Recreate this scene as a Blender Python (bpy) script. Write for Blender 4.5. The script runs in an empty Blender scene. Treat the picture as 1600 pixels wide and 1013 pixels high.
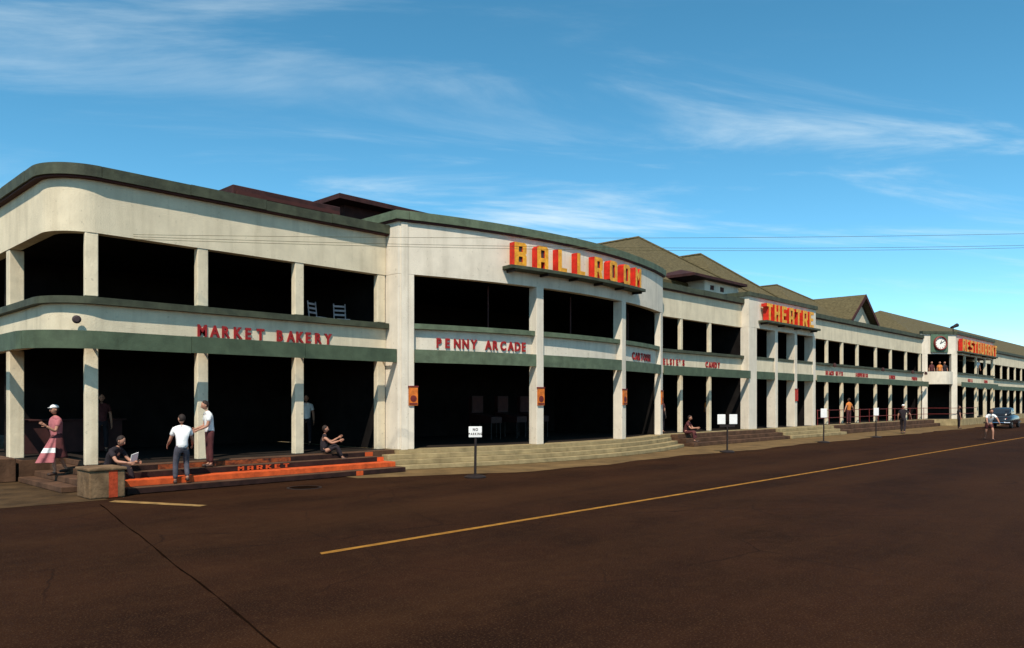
import bpy, bmesh, math, random
from mathutils import Vector, Matrix
R = math.radians
random.seed(7)
SC = bpy.context.scene
COL = SC.collection

# ------------------------------------------------------------------ camera
F_PX, VPX, HY, DIST, CAMH = 1200.0, 1945.0, 627.0, 20.0, 2.1
TH = math.atan2(VPX - 800, F_PX)
cam_d = bpy.data.cameras.new('camera')
cam = bpy.data.objects.new('camera', cam_d); COL.objects.link(cam)
cam.location = (0, -DIST, CAMH)
cam.rotation_euler = (R(90), 0, TH - R(90))
cam_d.sensor_width = 36.0
cam_d.lens = 36.0 * F_PX / 1600.0
cam_d.shift_y = (HY - 506.5) / 1600.0
cam_d.clip_end = 5000
SC.camera = cam

# ------------------------------------------------------------------ light
SUN_EL, SUN_A = R(52), R(53)          # elevation; azimuth from the facade normal towards -X
S = Vector((-math.cos(SUN_EL) * math.sin(SUN_A), -math.cos(SUN_EL) * math.cos(SUN_A), math.sin(SUN_EL)))
sun_d = bpy.data.lights.new('sun', 'SUN'); sun = bpy.data.objects.new('sun', sun_d); COL.objects.link(sun)
sun_d.energy = 5.0; sun_d.angle = R(0.5); sun_d.color = (1.0, 0.92, 0.80)
sun.rotation_euler = S.to_track_quat('Z', 'Y').to_euler()
sun.location = (0, -30, 40)

W = bpy.data.worlds.new('World'); SC.world = W; W.use_nodes = True
nt = W.node_tree; nt.nodes.clear()
def wn(t, **k):
    n = nt.nodes.new(t)
    for a, b in k.items(): setattr(n, a, b)
    return n
def wmath(op, a, b=None, c=None):
    n = wn('ShaderNodeMath', operation=op)
    for i, v in enumerate((a, b, c)):
        if v is None: continue
        if isinstance(v, (int, float)): n.inputs[i].default_value = v
        else: nt.links.new(v, n.inputs[i])
    return n.outputs[0]
sky = wn('ShaderNodeTexSky', sky_type='NISHITA')
sky.sun_disc = False; sky.sun_elevation = SUN_EL; sky.sun_rotation = math.atan2(S.x, S.y)
sky.air_density = 0.75; sky.dust_density = 0.0; sky.ozone_density = 3.0; sky.altitude = 500
hs = wn('ShaderNodeHueSaturation'); hs.inputs['Hue'].default_value = 0.474; hs.inputs['Saturation'].default_value = 1.2; hs.inputs['Value'].default_value = 1.2
nt.links.new(sky.outputs[0], hs.inputs['Color'])
tc = wn('ShaderNodeTexCoord')
sep = wn('ShaderNodeSeparateXYZ'); nt.links.new(tc.outputs['Generated'], sep.inputs[0])
zc = wmath('MAXIMUM', wmath('ADD', sep.outputs[2], 0.10), 0.05)
u = wmath('DIVIDE', sep.outputs[0], zc); v = wmath('DIVIDE', sep.outputs[1], zc)
cmb = wn('ShaderNodeCombineXYZ'); nt.links.new(u, cmb.inputs[0]); nt.links.new(v, cmb.inputs[1])
mp = wn('ShaderNodeMapping'); nt.links.new(cmb.outputs[0], mp.inputs[0])
mp.inputs['Rotation'].default_value = (0, 0, R(-37)); mp.inputs['Location'].default_value = (4.6, -4.6, 0)
mp.inputs['Scale'].default_value = (1.25, 0.42, 1)
mp.vector_type = 'TEXTURE'
mp.inputs['Scale'].default_value = (1.75, 0.60, 1)
n1 = wn('ShaderNodeTexNoise'); n1.inputs['Scale'].default_value = 1.35; n1.inputs['Detail'].default_value = 9; n1.inputs['Roughness'].default_value = 0.61; n1.inputs['Distortion'].default_value = 0.55
nt.links.new(mp.outputs[0], n1.inputs['Vector'])
n2 = wn('ShaderNodeTexNoise'); n2.inputs['Scale'].default_value = 0.55; n2.inputs['Detail'].default_value = 3
nt.links.new(mp.outputs[0], n2.inputs['Vector'])
mr1 = wn('ShaderNodeMapRange', interpolation_type='SMOOTHSTEP'); mr1.inputs[1].default_value = 0.46; mr1.inputs[2].default_value = 0.80
nt.links.new(n1.outputs[0], mr1.inputs[0])
mr2 = wn('ShaderNodeMapRange', interpolation_type='SMOOTHSTEP'); mr2.inputs[1].default_value = 0.30; mr2.inputs[2].default_value = 0.62
nt.links.new(n2.outputs[0], mr2.inputs[0])
cl = wmath('MULTIPLY', wmath('MULTIPLY', mr1.outputs[0], mr2.outputs[0]), 0.75)
mixc = wn('ShaderNodeMix', data_type='RGBA'); nt.links.new(cl, mixc.inputs[0]); nt.links.new(hs.outputs[0], mixc.inputs[6])
mixc.inputs[7].default_value = (5.6, 6.5, 6.8, 1)
bg = wn('ShaderNodeBackground'); bg.inputs['Strength'].default_value = 0.145
nt.links.new(mixc.outputs[2], bg.inputs['Color'])
wo = wn('ShaderNodeOutputWorld'); nt.links.new(bg.outputs[0], wo.inputs[0])

SC.view_settings.view_transform = 'Standard'; SC.view_settings.look = 'None'
SC.view_settings.gamma = 1.0; SC.view_settings.exposure = 0.1
SC.view_settings.use_curve_mapping = False

# ------------------------------------------------------------------ materials
def mat(name, c, rough=0.8, var=0.15, scale=3.0, bump=0.0, bscale=40.0, spec=0.3, c2=None, stain=0.0, stretch=(1, 1, 1), metal=0.0, coord='Object'):
    m = bpy.data.materials.new(name); m.use_nodes = True
    t = m.node_tree; b = t.nodes['Principled BSDF']
    b.inputs['Roughness'].default_value = rough
    b.inputs['Specular IOR Level'].default_value = spec
    b.inputs['Metallic'].default_value = metal
    tx = t.nodes.new('ShaderNodeTexCoord')
    mpn = t.nodes.new('ShaderNodeMapping'); mpn.inputs['Scale'].default_value = stretch
    gm = t.nodes.new('ShaderNodeNewGeometry')
    t.links.new(gm.outputs['Position'] if coord == 'World' else tx.outputs['Object'], mpn.inputs[0])
    n = t.nodes.new('ShaderNodeTexNoise'); n.inputs['Scale'].default_value = scale; n.inputs['Detail'].default_value = 7; n.inputs['Roughness'].default_value = 0.62
    t.links.new(mpn.outputs[0], n.inputs['Vector'])
    rp = t.nodes.new('ShaderNodeValToRGB')
    d = c2 if c2 else tuple(x * (1 - 2 * var) for x in c)
    e = c if c2 else tuple(min(1, x * (1 + var)) for x in c)
    rp.color_ramp.elements[0].color = (*d, 1); rp.color_ramp.elements[0].position = 0.32
    rp.color_ramp.elements[1].color = (*e, 1); rp.color_ramp.elements[1].position = 0.66
    t.links.new(n.outputs[0], rp.inputs[0])
    out = rp.outputs[0]
    if stain > 0:
        ms = t.nodes.new('ShaderNodeMapping'); ms.inputs['Scale'].default_value = (2.2, 2.2, 0.25)
        t.links.new(gm.outputs['Position'], ms.inputs[0])
        n3 = t.nodes.new('ShaderNodeTexNoise'); n3.inputs['Scale'].default_value = 1.6; n3.inputs['Detail'].default_value = 6
        t.links.new(ms.outputs[0], n3.inputs['Vector'])
        r3 = t.nodes.new('ShaderNodeMapRange'); r3.inputs[1].default_value = 0.5; r3.inputs[2].default_value = 0.75; r3.inputs[4].default_value = stain
        t.links.new(n3.outputs[0], r3.inputs[0])
        mx = t.nodes.new('ShaderNodeMix'); mx.data_type = 'RGBA'
        t.links.new(r3.outputs[0], mx.inputs[0]); t.links.new(out, mx.inputs[6])
        mx.inputs[7].default_value = (c[0] * 0.42, c[1] * 0.38, c[2] * 0.32, 1)
        out = mx.outputs[2]
    t.links.new(out, b.inputs['Base Color'])
    if bump > 0:
        nb = t.nodes.new('ShaderNodeTexNoise'); nb.inputs['Scale'].default_value = bscale; nb.inputs['Detail'].default_value = 5
        t.links.new(mpn.outputs[0], nb.inputs['Vector'])
        bp = t.nodes.new('ShaderNodeBump'); bp.inputs['Strength'].default_value = bump; bp.inputs['Distance'].default_value = 0.02
        t.links.new(nb.outputs[0], bp.inputs['Height']); t.links.new(bp.outputs[0], b.inputs['Normal'])
    return m

M = {}
M['stucco'] = mat('cream_stucco', (0.69, 0.585, 0.41), 0.9, 0.07, 1.2, 0.35, 30, 0.2, stain=0.28, coord='World')
M['white'] = mat('white_stucco', (0.71, 0.62, 0.49), 0.9, 0.06, 1.2, 0.35, 30, 0.2, stain=0.25, coord='World')
M['column'] = mat('column_paint', (0.72, 0.605, 0.42), 0.85, 0.08, 2.0, 0.3, 25, 0.25, stain=0.35, coord='World')
M['green'] = mat('olive_green_paint', (0.060, 0.066, 0.038), 0.7, 0.2, 3.0, 0.2, 20, 0.3, stain=0.5, coord='World')
M['palegreen'] = mat('pale_green_paint', (0.105, 0.135, 0.08), 0.7, 0.16, 3.0, 0.2, 20, 0.3, stain=0.4, coord='World')
M['board'] = mat('green_board', (0.072, 0.098, 0.055), 0.65, 0.14, 2.5, 0.2, 20, 0.3, stain=0.3, coord='World')
M['soffit'] = mat('dark_red_soffit', (0.06, 0.016, 0.012), 0.8, 0.1)
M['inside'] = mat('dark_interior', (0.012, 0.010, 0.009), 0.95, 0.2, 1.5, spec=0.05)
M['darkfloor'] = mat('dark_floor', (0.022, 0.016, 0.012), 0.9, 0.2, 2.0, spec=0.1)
M['mullion'] = mat('dark_red_wood', (0.05, 0.014, 0.012), 0.7, 0.2)
M['concrete'] = mat('warm_concrete', (0.32, 0.24, 0.12), 0.92, 0.16, 2.0, 0.5, 18, 0.2, stain=0.35, coord='World')
M['pedestal'] = mat('brown_stone', (0.19, 0.115, 0.06), 0.95, 0.25, 3.0, 0.7, 14, 0.15, stain=0.5, coord='World')
M['brownstep'] = mat('brown_concrete', (0.10, 0.05, 0.027), 0.92, 0.25, 2.2, 0.5, 18, 0.2, stain=0.4, coord='World')
M['darkriser'] = mat('dark_riser', (0.03, 0.012, 0.009), 0.9, 0.25, 4.0, 0.3, 20, 0.2)
M['orangepaint'] = mat('orange_step_paint', (0.60, 0.085, 0.015), 0.75, 0.18, 5.0, 0.2, 25, 0.3)
M['patchred'] = mat('worn_red_paint', (0.42, 0.055, 0.018), 0.85, 0.25, 6.0, 0.4, 20, 0.2)
M['patchy'] = mat('patchy_orange_riser', (0.36, 0.075, 0.02), 0.85, 0.2, 7.0, 0.3, 20, 0.2, c2=(0.03, 0.012, 0.01), stretch=(1, 1, 1.6))
M['letterred'] = mat('red_letter_paint', (0.31, 0.015, 0.014), 0.6, 0.12, 6.0)
M['signred'] = mat('sign_red', (0.62, 0.022, 0.008), 0.55, 0.2, 4.0, stain=0.3)
M['signorange'] = mat('sign_orange', (0.85, 0.36, 0.025), 0.55, 0.2, 5.0, stain=0.3)
M['roof'] = mat('brown_shingle', (0.125, 0.098, 0.047), 0.95, 0.25, 5.0, 0.8, 14, 0.15, stain=0.3, stretch=(1, 1, 4), coord='World')
M['darkroof'] = mat('maroon_roofing', (0.045, 0.014, 0.012), 0.85, 0.25, 3.0, 0.3, 20)
M['asphalt'] = mat('brown_asphalt', (0.025, 0.0088, 0.0036), 0.95, 0.2, 0.5, 0.55, 55, 0.05, coord='World')
M['pavement'] = mat('sandy_pavement', (0.155, 0.092, 0.035), 0.9, 0.22, 1.1, 0.5, 40, 0.2, coord='World')
M['darkpavement'] = mat('trodden_pavement', (0.075, 0.043, 0.019), 0.95, 0.25, 1.4, 0.5, 40, 0.1, coord='World')
M['ground'] = mat('sandy_ground', (0.17, 0.115, 0.055), 0.95, 0.25, 0.3, 0.4, 10, 0.1, coord='World')
M['yellow'] = mat('yellow_road_paint', (0.44, 0.20, 0.03), 0.85, 0.2, 5.0, 0.3, 50, 0.1, c2=(0.12, 0.05, 0.013), stretch=(0.7, 5, 1), coord='World')
M['palepaint'] = mat('worn_yellow_paint', (0.30, 0.17, 0.055), 0.85, 0.25, 4.0, 0.3, 50, 0.2, coord='World')
M['tar'] = mat('tar_seam', (0.010, 0.005, 0.003), 1.0, 0.2, spec=0.0)
M['iron'] = mat('dark_iron', (0.02, 0.012, 0.010), 0.6, 0.2, 8.0)
M['signwhite'] = mat('white_enamel', (0.85, 0.80, 0.74), 0.4, 0.03, 5.0, spec=0.5)
M['ink'] = mat('dark_ink', (0.05, 0.03, 0.03), 0.7, 0.1)
M['posterorange'] = mat('orange_poster', (0.65, 0.16, 0.02), 0.6, 0.2, 9.0)
M['posterred'] = mat('red_poster', (0.45, 0.03, 0.015), 0.6, 0.2, 9.0)
M['posterdark'] = mat('poster_print', (0.16, 0.02, 0.015), 0.6, 0.2, 9.0)
M['redrail'] = mat('red_rail_paint', (0.17, 0.022, 0.016), 0.5, 0.15, 5.0)
M['clockgreen'] = mat('clock_surround_green', (0.085, 0.14, 0.085), 0.6, 0.12, 4.0)
M['clockface'] = mat('clock_dial', (0.85, 0.82, 0.72), 0.4, 0.04)
M['clockrim'] = mat('clock_rim_red', (0.22, 0.025, 0.02), 0.5, 0.1)
M['wire'] = mat('cable', (0.10, 0.08, 0.03), 0.7, 0.1)
M['palewood'] = mat('pale_worn_paint', (0.42, 0.36, 0.36), 0.8, 0.15, 6.0)
M['wood'] = mat('weathered_wood', (0.13, 0.085, 0.05), 0.9, 0.25, 4.0, 0.4, 15, stretch=(4, 4, 0.4))
M['skin'] = mat('skin', (0.42, 0.20, 0.125), 0.6, 0.06)
M['hair'] = mat('dark_hair', (0.025, 0.014, 0.01), 0.7, 0.2, 20)
M['tshirt'] = mat('white_cotton', (0.82, 0.79, 0.75), 0.9, 0.04, 6, 0.5, 14)
M['pink'] = mat('pink_cotton', (0.42, 0.13, 0.135), 0.9, 0.08, 6, 0.4, 14)
M['darkcloth'] = mat('dark_cloth', (0.022, 0.015, 0.018), 0.9, 0.2, 6, 0.4, 14)
M['browncloth'] = mat('maroon_cloth', (0.085, 0.022, 0.022), 0.9, 0.2, 6, 0.4, 14)
M['orangecloth'] = mat('orange_cloth', (0.60, 0.19, 0.04), 0.9, 0.1, 6, 0.4, 14)
M['bluecloth'] = mat('blue_grey_cloth', (0.075, 0.07, 0.085), 0.9, 0.2, 6, 0.4, 14)
M['shoe'] = mat('brown_leather', (0.06, 0.03, 0.02), 0.5, 0.2)
M['paper'] = mat('white_paper', (0.85, 0.83, 0.78), 0.8, 0.03)
M['carpaint'] = mat('black_car_paint', (0.012, 0.012, 0.014), 0.22, 0.1, 3, spec=0.6)
M['chrome'] = mat('chrome', (0.6, 0.6, 0.6), 0.18, 0.03, metal=1.0)
M['glass'] = mat('dark_glass', (0.02, 0.025, 0.03), 0.08, 0.05, spec=0.8)
M['rubber'] = mat('rubber', (0.015, 0.014, 0.014), 0.85, 0.1)
M['cabinet'] = mat('game_cabinet', (0.035, 0.010, 0.009), 0.6, 0.2)

# asphalt: broad worn streaks along the road, patches
def asphalt_detail():
    t = M['asphalt'].node_tree; b = t.nodes['Principled BSDF']
    src = b.inputs['Base Color'].links[0].from_socket
    g = t.nodes.new('ShaderNodeNewGeometry')
    def noise(sc, stretch, lo, hi, amt, colr, prev):
        mp_ = t.nodes.new('ShaderNodeMapping'); mp_.inputs['Scale'].default_value = stretch
        t.links.new(g.outputs['Position'], mp_.inputs[0])
        n_ = t.nodes.new('ShaderNodeTexNoise'); n_.inputs['Scale'].default_value = sc; n_.inputs['Detail'].default_value = 8; n_.inputs['Roughness'].default_value = 0.65
        t.links.new(mp_.outputs[0], n_.inputs['Vector'])
        r_ = t.nodes.new('ShaderNodeMapRange'); r_.inputs[1].default_value = lo; r_.inputs[2].default_value = hi; r_.inputs[4].default_value = amt
        t.links.new(n_.outputs[0], r_.inputs[0])
        x_ = t.nodes.new('ShaderNodeMix'); x_.data_type = 'RGBA'
        t.links.new(r_.outputs[0], x_.inputs[0]); t.links.new(prev, x_.inputs[6]); x_.inputs[7].default_value = (*colr, 1)
        return x_.outputs[2]
    o = noise(0.30, (0.12, 1.6, 1), 0.44, 0.74, 0.65, (0.050, 0.020, 0.0072), src)     # wheel-worn lanes
    o = noise(0.9, (0.35, 1.0, 1), 0.52, 0.74, 0.45, (0.014, 0.0055, 0.003), o)          # oil and damp
    o = noise(4.0, (1, 1, 1), 0.50, 0.80, 0.25, (0.06, 0.028, 0.011), o)
    o = noise(45.0, (1, 1, 1), 0.54, 0.64, 0.55, (0.105, 0.055, 0.026), o)               # pale aggregate
    o = noise(60.0, (1, 1, 1), 0.56, 0.66, 0.6, (0.008, 0.004, 0.003), o)
    # hairline cracks
    mp_ = t.nodes.new('ShaderNodeMapping'); t.links.new(g.outputs['Position'], mp_.inputs[0])
    nz_ = t.nodes.new('ShaderNodeTexNoise'); nz_.inputs['Scale'].default_value = 1.2; nz_.inputs['Detail'].default_value = 6
    t.links.new(mp_.outputs[0], nz_.inputs['Vector'])
    ad = t.nodes.new('ShaderNodeMix'); ad.data_type = 'RGBA'; ad.inputs[0].default_value = 0.28
    t.links.new(mp_.outputs[0], ad.inputs[6]); t.links.new(nz_.outputs['Color'], ad.inputs[7])
    vo = t.nodes.new('ShaderNodeTexVoronoi'); vo.feature = 'DISTANCE_TO_EDGE'; vo.inputs['Scale'].default_value = 0.42
    t.links.new(ad.outputs[2], vo.inputs['Vector'])
    r_ = t.nodes.new('ShaderNodeMapRange'); r_.inputs[1].default_value = 0.0; r_.inputs[2].default_value = 0.007; r_.inputs[3].default_value = 0.6; r_.inputs[4].default_value = 0.0
    t.links.new(vo.outputs['Distance'], r_.inputs[0])
    n4 = t.nodes.new('ShaderNodeTexNoise'); n4.inputs['Scale'].default_value = 0.25; t.links.new(g.outputs['Position'], n4.inputs['Vector'])
    r4 = t.nodes.new('ShaderNodeMapRange'); r4.inputs[1].default_value = 0.45; r4.inputs[2].default_value = 0.6; t.links.new(n4.outputs[0], r4.inputs[0])
    mu = t.nodes.new('ShaderNodeMath'); mu.operation = 'MULTIPLY'; t.links.new(r_.outputs[0], mu.inputs[0]); t.links.new(r4.outputs[0], mu.inputs[1])
    x_ = t.nodes.new('ShaderNodeMix'); x_.data_type = 'RGBA'
    t.links.new(mu.outputs[0], x_.inputs[0]); t.links.new(o, x_.inputs[6]); x_.inputs[7].default_value = (0.004, 0.002, 0.0015, 1)
    t.links.new(x_.outputs[2], b.inputs['Base Color'])
asphalt_detail()
def shingles():
    t = M['roof'].node_tree; b = t.nodes['Principled BSDF']; src = b.inputs['Base Color'].links[0].from_socket
    g = t.nodes.new('ShaderNodeNewGeometry'); w = t.nodes.new('ShaderNodeTexWave'); w.wave_type = 'BANDS'; w.bands_direction = 'Z'; w.wave_profile = 'SAW'
    w.inputs['Scale'].default_value = 2.2; w.inputs['Distortion'].default_value = 0.6; w.inputs['Detail'].default_value = 3
    t.links.new(g.outputs['Position'], w.inputs['Vector'])
    r = t.nodes.new('ShaderNodeMapRange'); r.inputs[1].default_value = 0.0; r.inputs[2].default_value = 0.5; r.inputs[3].default_value = 0.45; r.inputs[4].default_value = 0.0
    t.links.new(w.outputs[1], r.inputs[0])
    x = t.nodes.new('ShaderNodeMix'); x.data_type = 'RGBA'; t.links.new(r.outputs[0], x.inputs[0]); t.links.new(src, x.inputs[6]); x.inputs[7].default_value = (0.045, 0.036, 0.018, 1)
    t.links.new(x.outputs[2], b.inputs['Base Color'])
shingles()
def rain_streaks(key, amt):
    """narrow vertical run-off streaks and grime, shaped by their own noise"""
    t = M[key].node_tree; b = t.nodes['Principled BSDF']; src = b.inputs['Base Color'].links[0].from_socket
    g = t.nodes.new('ShaderNodeNewGeometry'); mp_ = t.nodes.new('ShaderNodeMapping'); mp_.inputs['Scale'].default_value = (2.6, 2.6, 0.35)
    t.links.new(g.outputs['Position'], mp_.inputs[0])
    n_ = t.nodes.new('ShaderNodeTexNoise'); n_.inputs['Scale'].default_value = 1.3; n_.inputs['Detail'].default_value = 8; n_.inputs['Roughness'].default_value = 0.7
    t.links.new(mp_.outputs[0], n_.inputs['Vector'])
    r = t.nodes.new('ShaderNodeMapRange'); r.inputs[1].default_value = 0.53; r.inputs[2].default_value = 0.72; r.inputs[4].default_value = amt
    t.links.new(n_.outputs[0], r.inputs[0])
    x = t.nodes.new('ShaderNodeMix'); x.data_type = 'RGBA'; t.links.new(r.outputs[0], x.inputs[0]); t.links.new(src, x.inputs[6]); x.inputs[7].default_value = (0.27, 0.22, 0.14, 1)
    n2_ = t.nodes.new('ShaderNodeTexNoise'); n2_.inputs['Scale'].default_value = 9.0; n2_.inputs['Detail'].default_value = 4; t.links.new(g.outputs['Position'], n2_.inputs['Vector'])
    r2 = t.nodes.new('ShaderNodeMapRange'); r2.inputs[1].default_value = 0.66; r2.inputs[2].default_value = 0.72; r2.inputs[4].default_value = 0.45; t.links.new(n2_.outputs[0], r2.inputs[0])
    x2 = t.nodes.new('ShaderNodeMix'); x2.data_type = 'RGBA'; t.links.new(r2.outputs[0], x2.inputs[0]); t.links.new(x.outputs[2], x2.inputs[6]); x2.inputs[7].default_value = (0.33, 0.28, 0.20, 1)
    t.links.new(x2.outputs[2], b.inputs['Base Color'])
for k_ in ('stucco', 'white', 'column'): rain_streaks(k_, 0.24)

# ------------------------------------------------------------------ helpers
def link(o): COL.objects.link(o); return o
def thing(name, label, cat, loc=(0, 0, 0), rotz=0.0, group=None):
    o = bpy.data.objects.new(name, None); link(o)
    o.empty_display_size = 0.2
    o.location = loc; o.rotation_euler = (0, 0, rotz)
    o['label'] = label; o['category'] = cat
    if group: o['group'] = group
    return o
def tag(o, label, cat, group=None):
    o['label'] = label; o['category'] = cat
    if group: o['group'] = group
    return o
def origin(p):
    v = Vector((0, 0, 0))
    while p is not None: v += Vector(p.location); p = p.parent
    return v
def obj(name, vs, fs, m, parent=None, local=False, smooth=False, bevel=0.0, kind=None):
    me = bpy.data.meshes.new(name)
    off = Vector((0, 0, 0)) if (local or parent is None) else origin(parent)
    me.from_pydata([tuple(Vector(v) - off) for v in vs], [], fs)
    bm = bmesh.new(); bm.from_mesh(me); bmesh.ops.recalc_face_normals(bm, faces=bm.faces); bm.to_mesh(me); bm.free()
    if smooth:
        for p in me.polygons: p.use_smooth = True
    ms = m if isinstance(m, (list, tuple)) else [m]
    for x in ms: me.materials.append(M[x] if isinstance(x, str) else x)
    o = bpy.data.objects.new(name, me); link(o)
    if parent is not None: o.parent = parent
    if bevel > 0:
        b = o.modifiers.new('bevel', 'BEVEL'); b.width = bevel; b.segments = 2; b.limit_method = 'ANGLE'
    if kind: o['kind'] = kind
    return o
def boxg(x0, x1, y0, y1, z0, z1):
    return ([(x0, y0, z0), (x1, y0, z0), (x1, y1, z0), (x0, y1, z0), (x0, y0, z1), (x1, y0, z1), (x1, y1, z1), (x0, y1, z1)],
            [(0, 3, 2, 1), (4, 5, 6, 7), (0, 1, 5, 4), (1, 2, 6, 5), (2, 3, 7, 6), (3, 0, 4, 7)])
def box(name, x0, x1, y0, y1, z0, z1, m, parent=None, bevel=0.0, local=False, kind=None):
    v, f = boxg(x0, x1, y0, y1, z0, z1)
    return obj(name, v, f, m, parent, local, bevel=bevel, kind=kind)
def merge(*gs):
    vs, fs = [], []
    for v, f in gs:
        k = len(vs); vs += list(v); fs += [tuple(i + k for i in q) for q in f]
    return vs, fs
def xform(g, mtx):
    return [tuple(mtx @ Vector(v)) for v in g[0]], g[1]
def prismg(poly, z0, z1):
    n = len(poly)
    vs = [(x, y, z0) for x, y in poly] + [(x, y, z1) for x, y in poly]
    fs = [tuple(range(n - 1, -1, -1)), tuple(range(n, 2 * n))] + [(i, (i + 1) % n, n + (i + 1) % n, n + i) for i in range(n)]
    return vs, fs
def tubeg(pts, rad, n=8):
    vs, fs = [], []
    pts = [Vector(p) for p in pts]
    for i, p in enumerate(pts):
        d = (pts[min(i + 1, len(pts) - 1)] - pts[max(i - 1, 0)]).normalized()
        up = Vector((0, 0, 1)) if abs(d.z) < 0.9 else Vector((1, 0, 0))
        a = d.cross(up).normalized(); b = a.cross(d).normalized()
        r = rad[i] if isinstance(rad, (list, tuple)) else rad
        for k in range(n):
            t = 2 * math.pi * k / n
            vs.append(tuple(p + a * (r * math.cos(t)) + b * (r * math.sin(t))))
    for i in range(len(pts) - 1):
        for k in range(n):
            fs.append((i * n + k, i * n + (k + 1) % n, (i + 1) * n + (k + 1) % n, (i + 1) * n + k))
    fs.append(tuple(range(n - 1, -1, -1))); fs.append(tuple(range((len(pts) - 1) * n, len(pts) * n)))
    return vs, fs
def latheg(prof, n=20, c=(0, 0, 0)):
    vs, fs = [], []
    for r, z in prof:
        for k in range(n):
            t = 2 * math.pi * k / n
            vs.append((c[0] + r * math.cos(t), c[1] + r * math.sin(t), c[2] + z))
    for i in range(len(prof) - 1):
        for k in range(n):
            fs.append((i * n + k, i * n + (k + 1) % n, (i + 1) * n + (k + 1) % n, (i + 1) * n + k))
    fs.append(tuple(range(n - 1, -1, -1))); fs.append(tuple(range((len(prof) - 1) * n, len(prof) * n)))
    return vs, fs
def offset(path, d):
    """offset a polyline by d to the right of travel (outwards), mitred"""
    out = []
    n = len(path)
    for i in range(n):
        ns = []
        for a, b in ((i - 1, i), (i, i + 1)):
            if a < 0 or b >= n: continue
            dx, dy = path[b][0] - path[a][0], path[b][1] - path[a][1]
            l = math.hypot(dx, dy); ns.append((dy / l, -dx / l))
        if len(ns) == 2:
            mx, my = ns[0][0] + ns[1][0], ns[0][1] + ns[1][1]
            l2 = mx * mx + my * my
            s = 2.0 / l2
            out.append((path[i][0] + mx * s * d, path[i][1] + my * s * d))
        else:
            out.append((path[i][0] + ns[0][0] * d, path[i][1] + ns[0][1] * d))
    return out
def bandg(path, o0, o1, z0, z1, drop=0.0):
    a, b = offset(path, o0), offset(path, o1)
    n = len(path); vs = []
    for p, q in zip(a, b):
        vs += [(p[0], p[1], z0), (q[0], q[1], z0), (q[0], q[1], z1 - drop), (p[0], p[1], z1)]
    fs = [(0, 1, 2, 3), (4 * n - 1, 4 * n - 2, 4 * n - 3, 4 * n - 4)]
    for i in range(n - 1):
        k = 4 * i
        for j in range(4):
            fs.append((k + j, k + 4 + j, k + 4 + (j + 1) % 4, k + (j + 1) % 4))
    return vs, fs
def band(name, path, o0, o1, z0, z1, m, parent, drop=0.0, bevel=0.0):
    g = bandg(path, o0, o1, z0, z1, drop)
    return obj(name, *g, m, parent, bevel=bevel)
def plen(path):
    s = [0]
    for a, b in zip(path, path[1:]): s.append(s[-1] + math.hypot(b[0] - a[0], b[1] - a[1]))
    return s
def at(path, d):
    s = plen(path)
    d = max(0, min(s[-1], d))
    for i in range(len(path) - 1):
        if d <= s[i + 1] + 1e-9:
            t = (d - s[i]) / (s[i + 1] - s[i])
            a, b = path[i], path[i + 1]
            tx, ty = (b[0] - a[0]) / (s[i + 1] - s[i]), (b[1] - a[1]) / (s[i + 1] - s[i])
            return (a[0] + (b[0] - a[0]) * t, a[1] + (b[1] - a[1]) * t), (tx, ty)
def sub(path, d0, d1):
    s = plen(path)
    out = [at(path, d0)[0]]
    for i, p in enumerate(path):
        if d0 + 1e-4 < s[i] < d1 - 1e-4: out.append(p)
    out.append(at(path, d1)[0])
    return out
def dist_at_x(path, X):
    s = plen(path)
    for i in range(len(path) - 1):
        a, b = path[i], path[i + 1]
        if b[0] - a[0] > 1e-6 and a[0] - 1e-6 <= X <= b[0] + 1e-6:
            return s[i] + (s[i + 1] - s[i]) * (X - a[0]) / (b[0] - a[0])
    return s[-1]
def panels(name, path, o0, o1, z0, z1, m, parent, step=2.0, gap=0.012, drop=0.0):
    L = plen(path)[-1]; n = max(1, round(L / step))
    for i in range(n):
        jz = random.uniform(-0.006, 0.006)
        band(name, sub(path, L * i / n + (gap / 2 if i else 0), L * (i + 1) / n - (gap / 2 if i < n - 1 else 0)), o0, o1 + jz, z0 + jz, z1 + jz, m, parent, drop)

# ------------------------------------------------------------------ ground
obj('ground', [(-1500, -1500, -0.02), (1500, -1500, -0.02), (1500, 1500, -0.02), (-1500, 1500, -0.02)], [(0, 1, 2, 3)], 'ground')['kind'] = 'structure'
obj('road', [(-160, -21.5, 0.0), (260, -21.5, 0.0), (260, -0.5, 0.0), (-160, -0.5, 0.0)], [(0, 1, 2, 3)], 'asphalt')['kind'] = 'structure'
# pavement in front of the building: worn, wavy outer edge
edge = []
x = 12.2
while x < 200:
    w = 0.18 * math.sin(x * 0.55) + 0.1 * math.sin(x * 1.7 + 1)
    y = -4.55 + w
    if x < 16.5: y = -2.6 - (x - 12.2) / 4.3 * 1.95 + w * 0.5
    edge.append((x, y)); x += 0.7
poly = edge + [(200, -0.3), (12.2, -0.3)]
obj('pavement', [(a, b, 0.006) for a, b in poly], [tuple(range(len(poly)))], 'pavement')['kind'] = 'structure'
obj('pavement', [(-4, -2.1, 0.006), (5.9, -2.5, 0.006), (5.9, 24, 0.006), (-4, 24, 0.006)], [(0, 1, 2, 3)], 'darkpavement')['kind'] = 'structure'
kb = obj('opposite_pavement', *boxg(-160, 260, -30, -21.5, -0.02, 0.12), 'pavement', bevel=0.02); kb['kind'] = 'structure'
ln = obj('centre_line', [(5.8, -10.87, 0.005), (30, -10.85, 0.005), (120, -10.85, 0.005), (120, -10.73, 0.005), (30, -10.73, 0.005), (5.85, -10.74, 0.005)], [(0, 1, 2, 3, 4, 5)], 'yellow'); ln['kind'] = 'structure'
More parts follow.
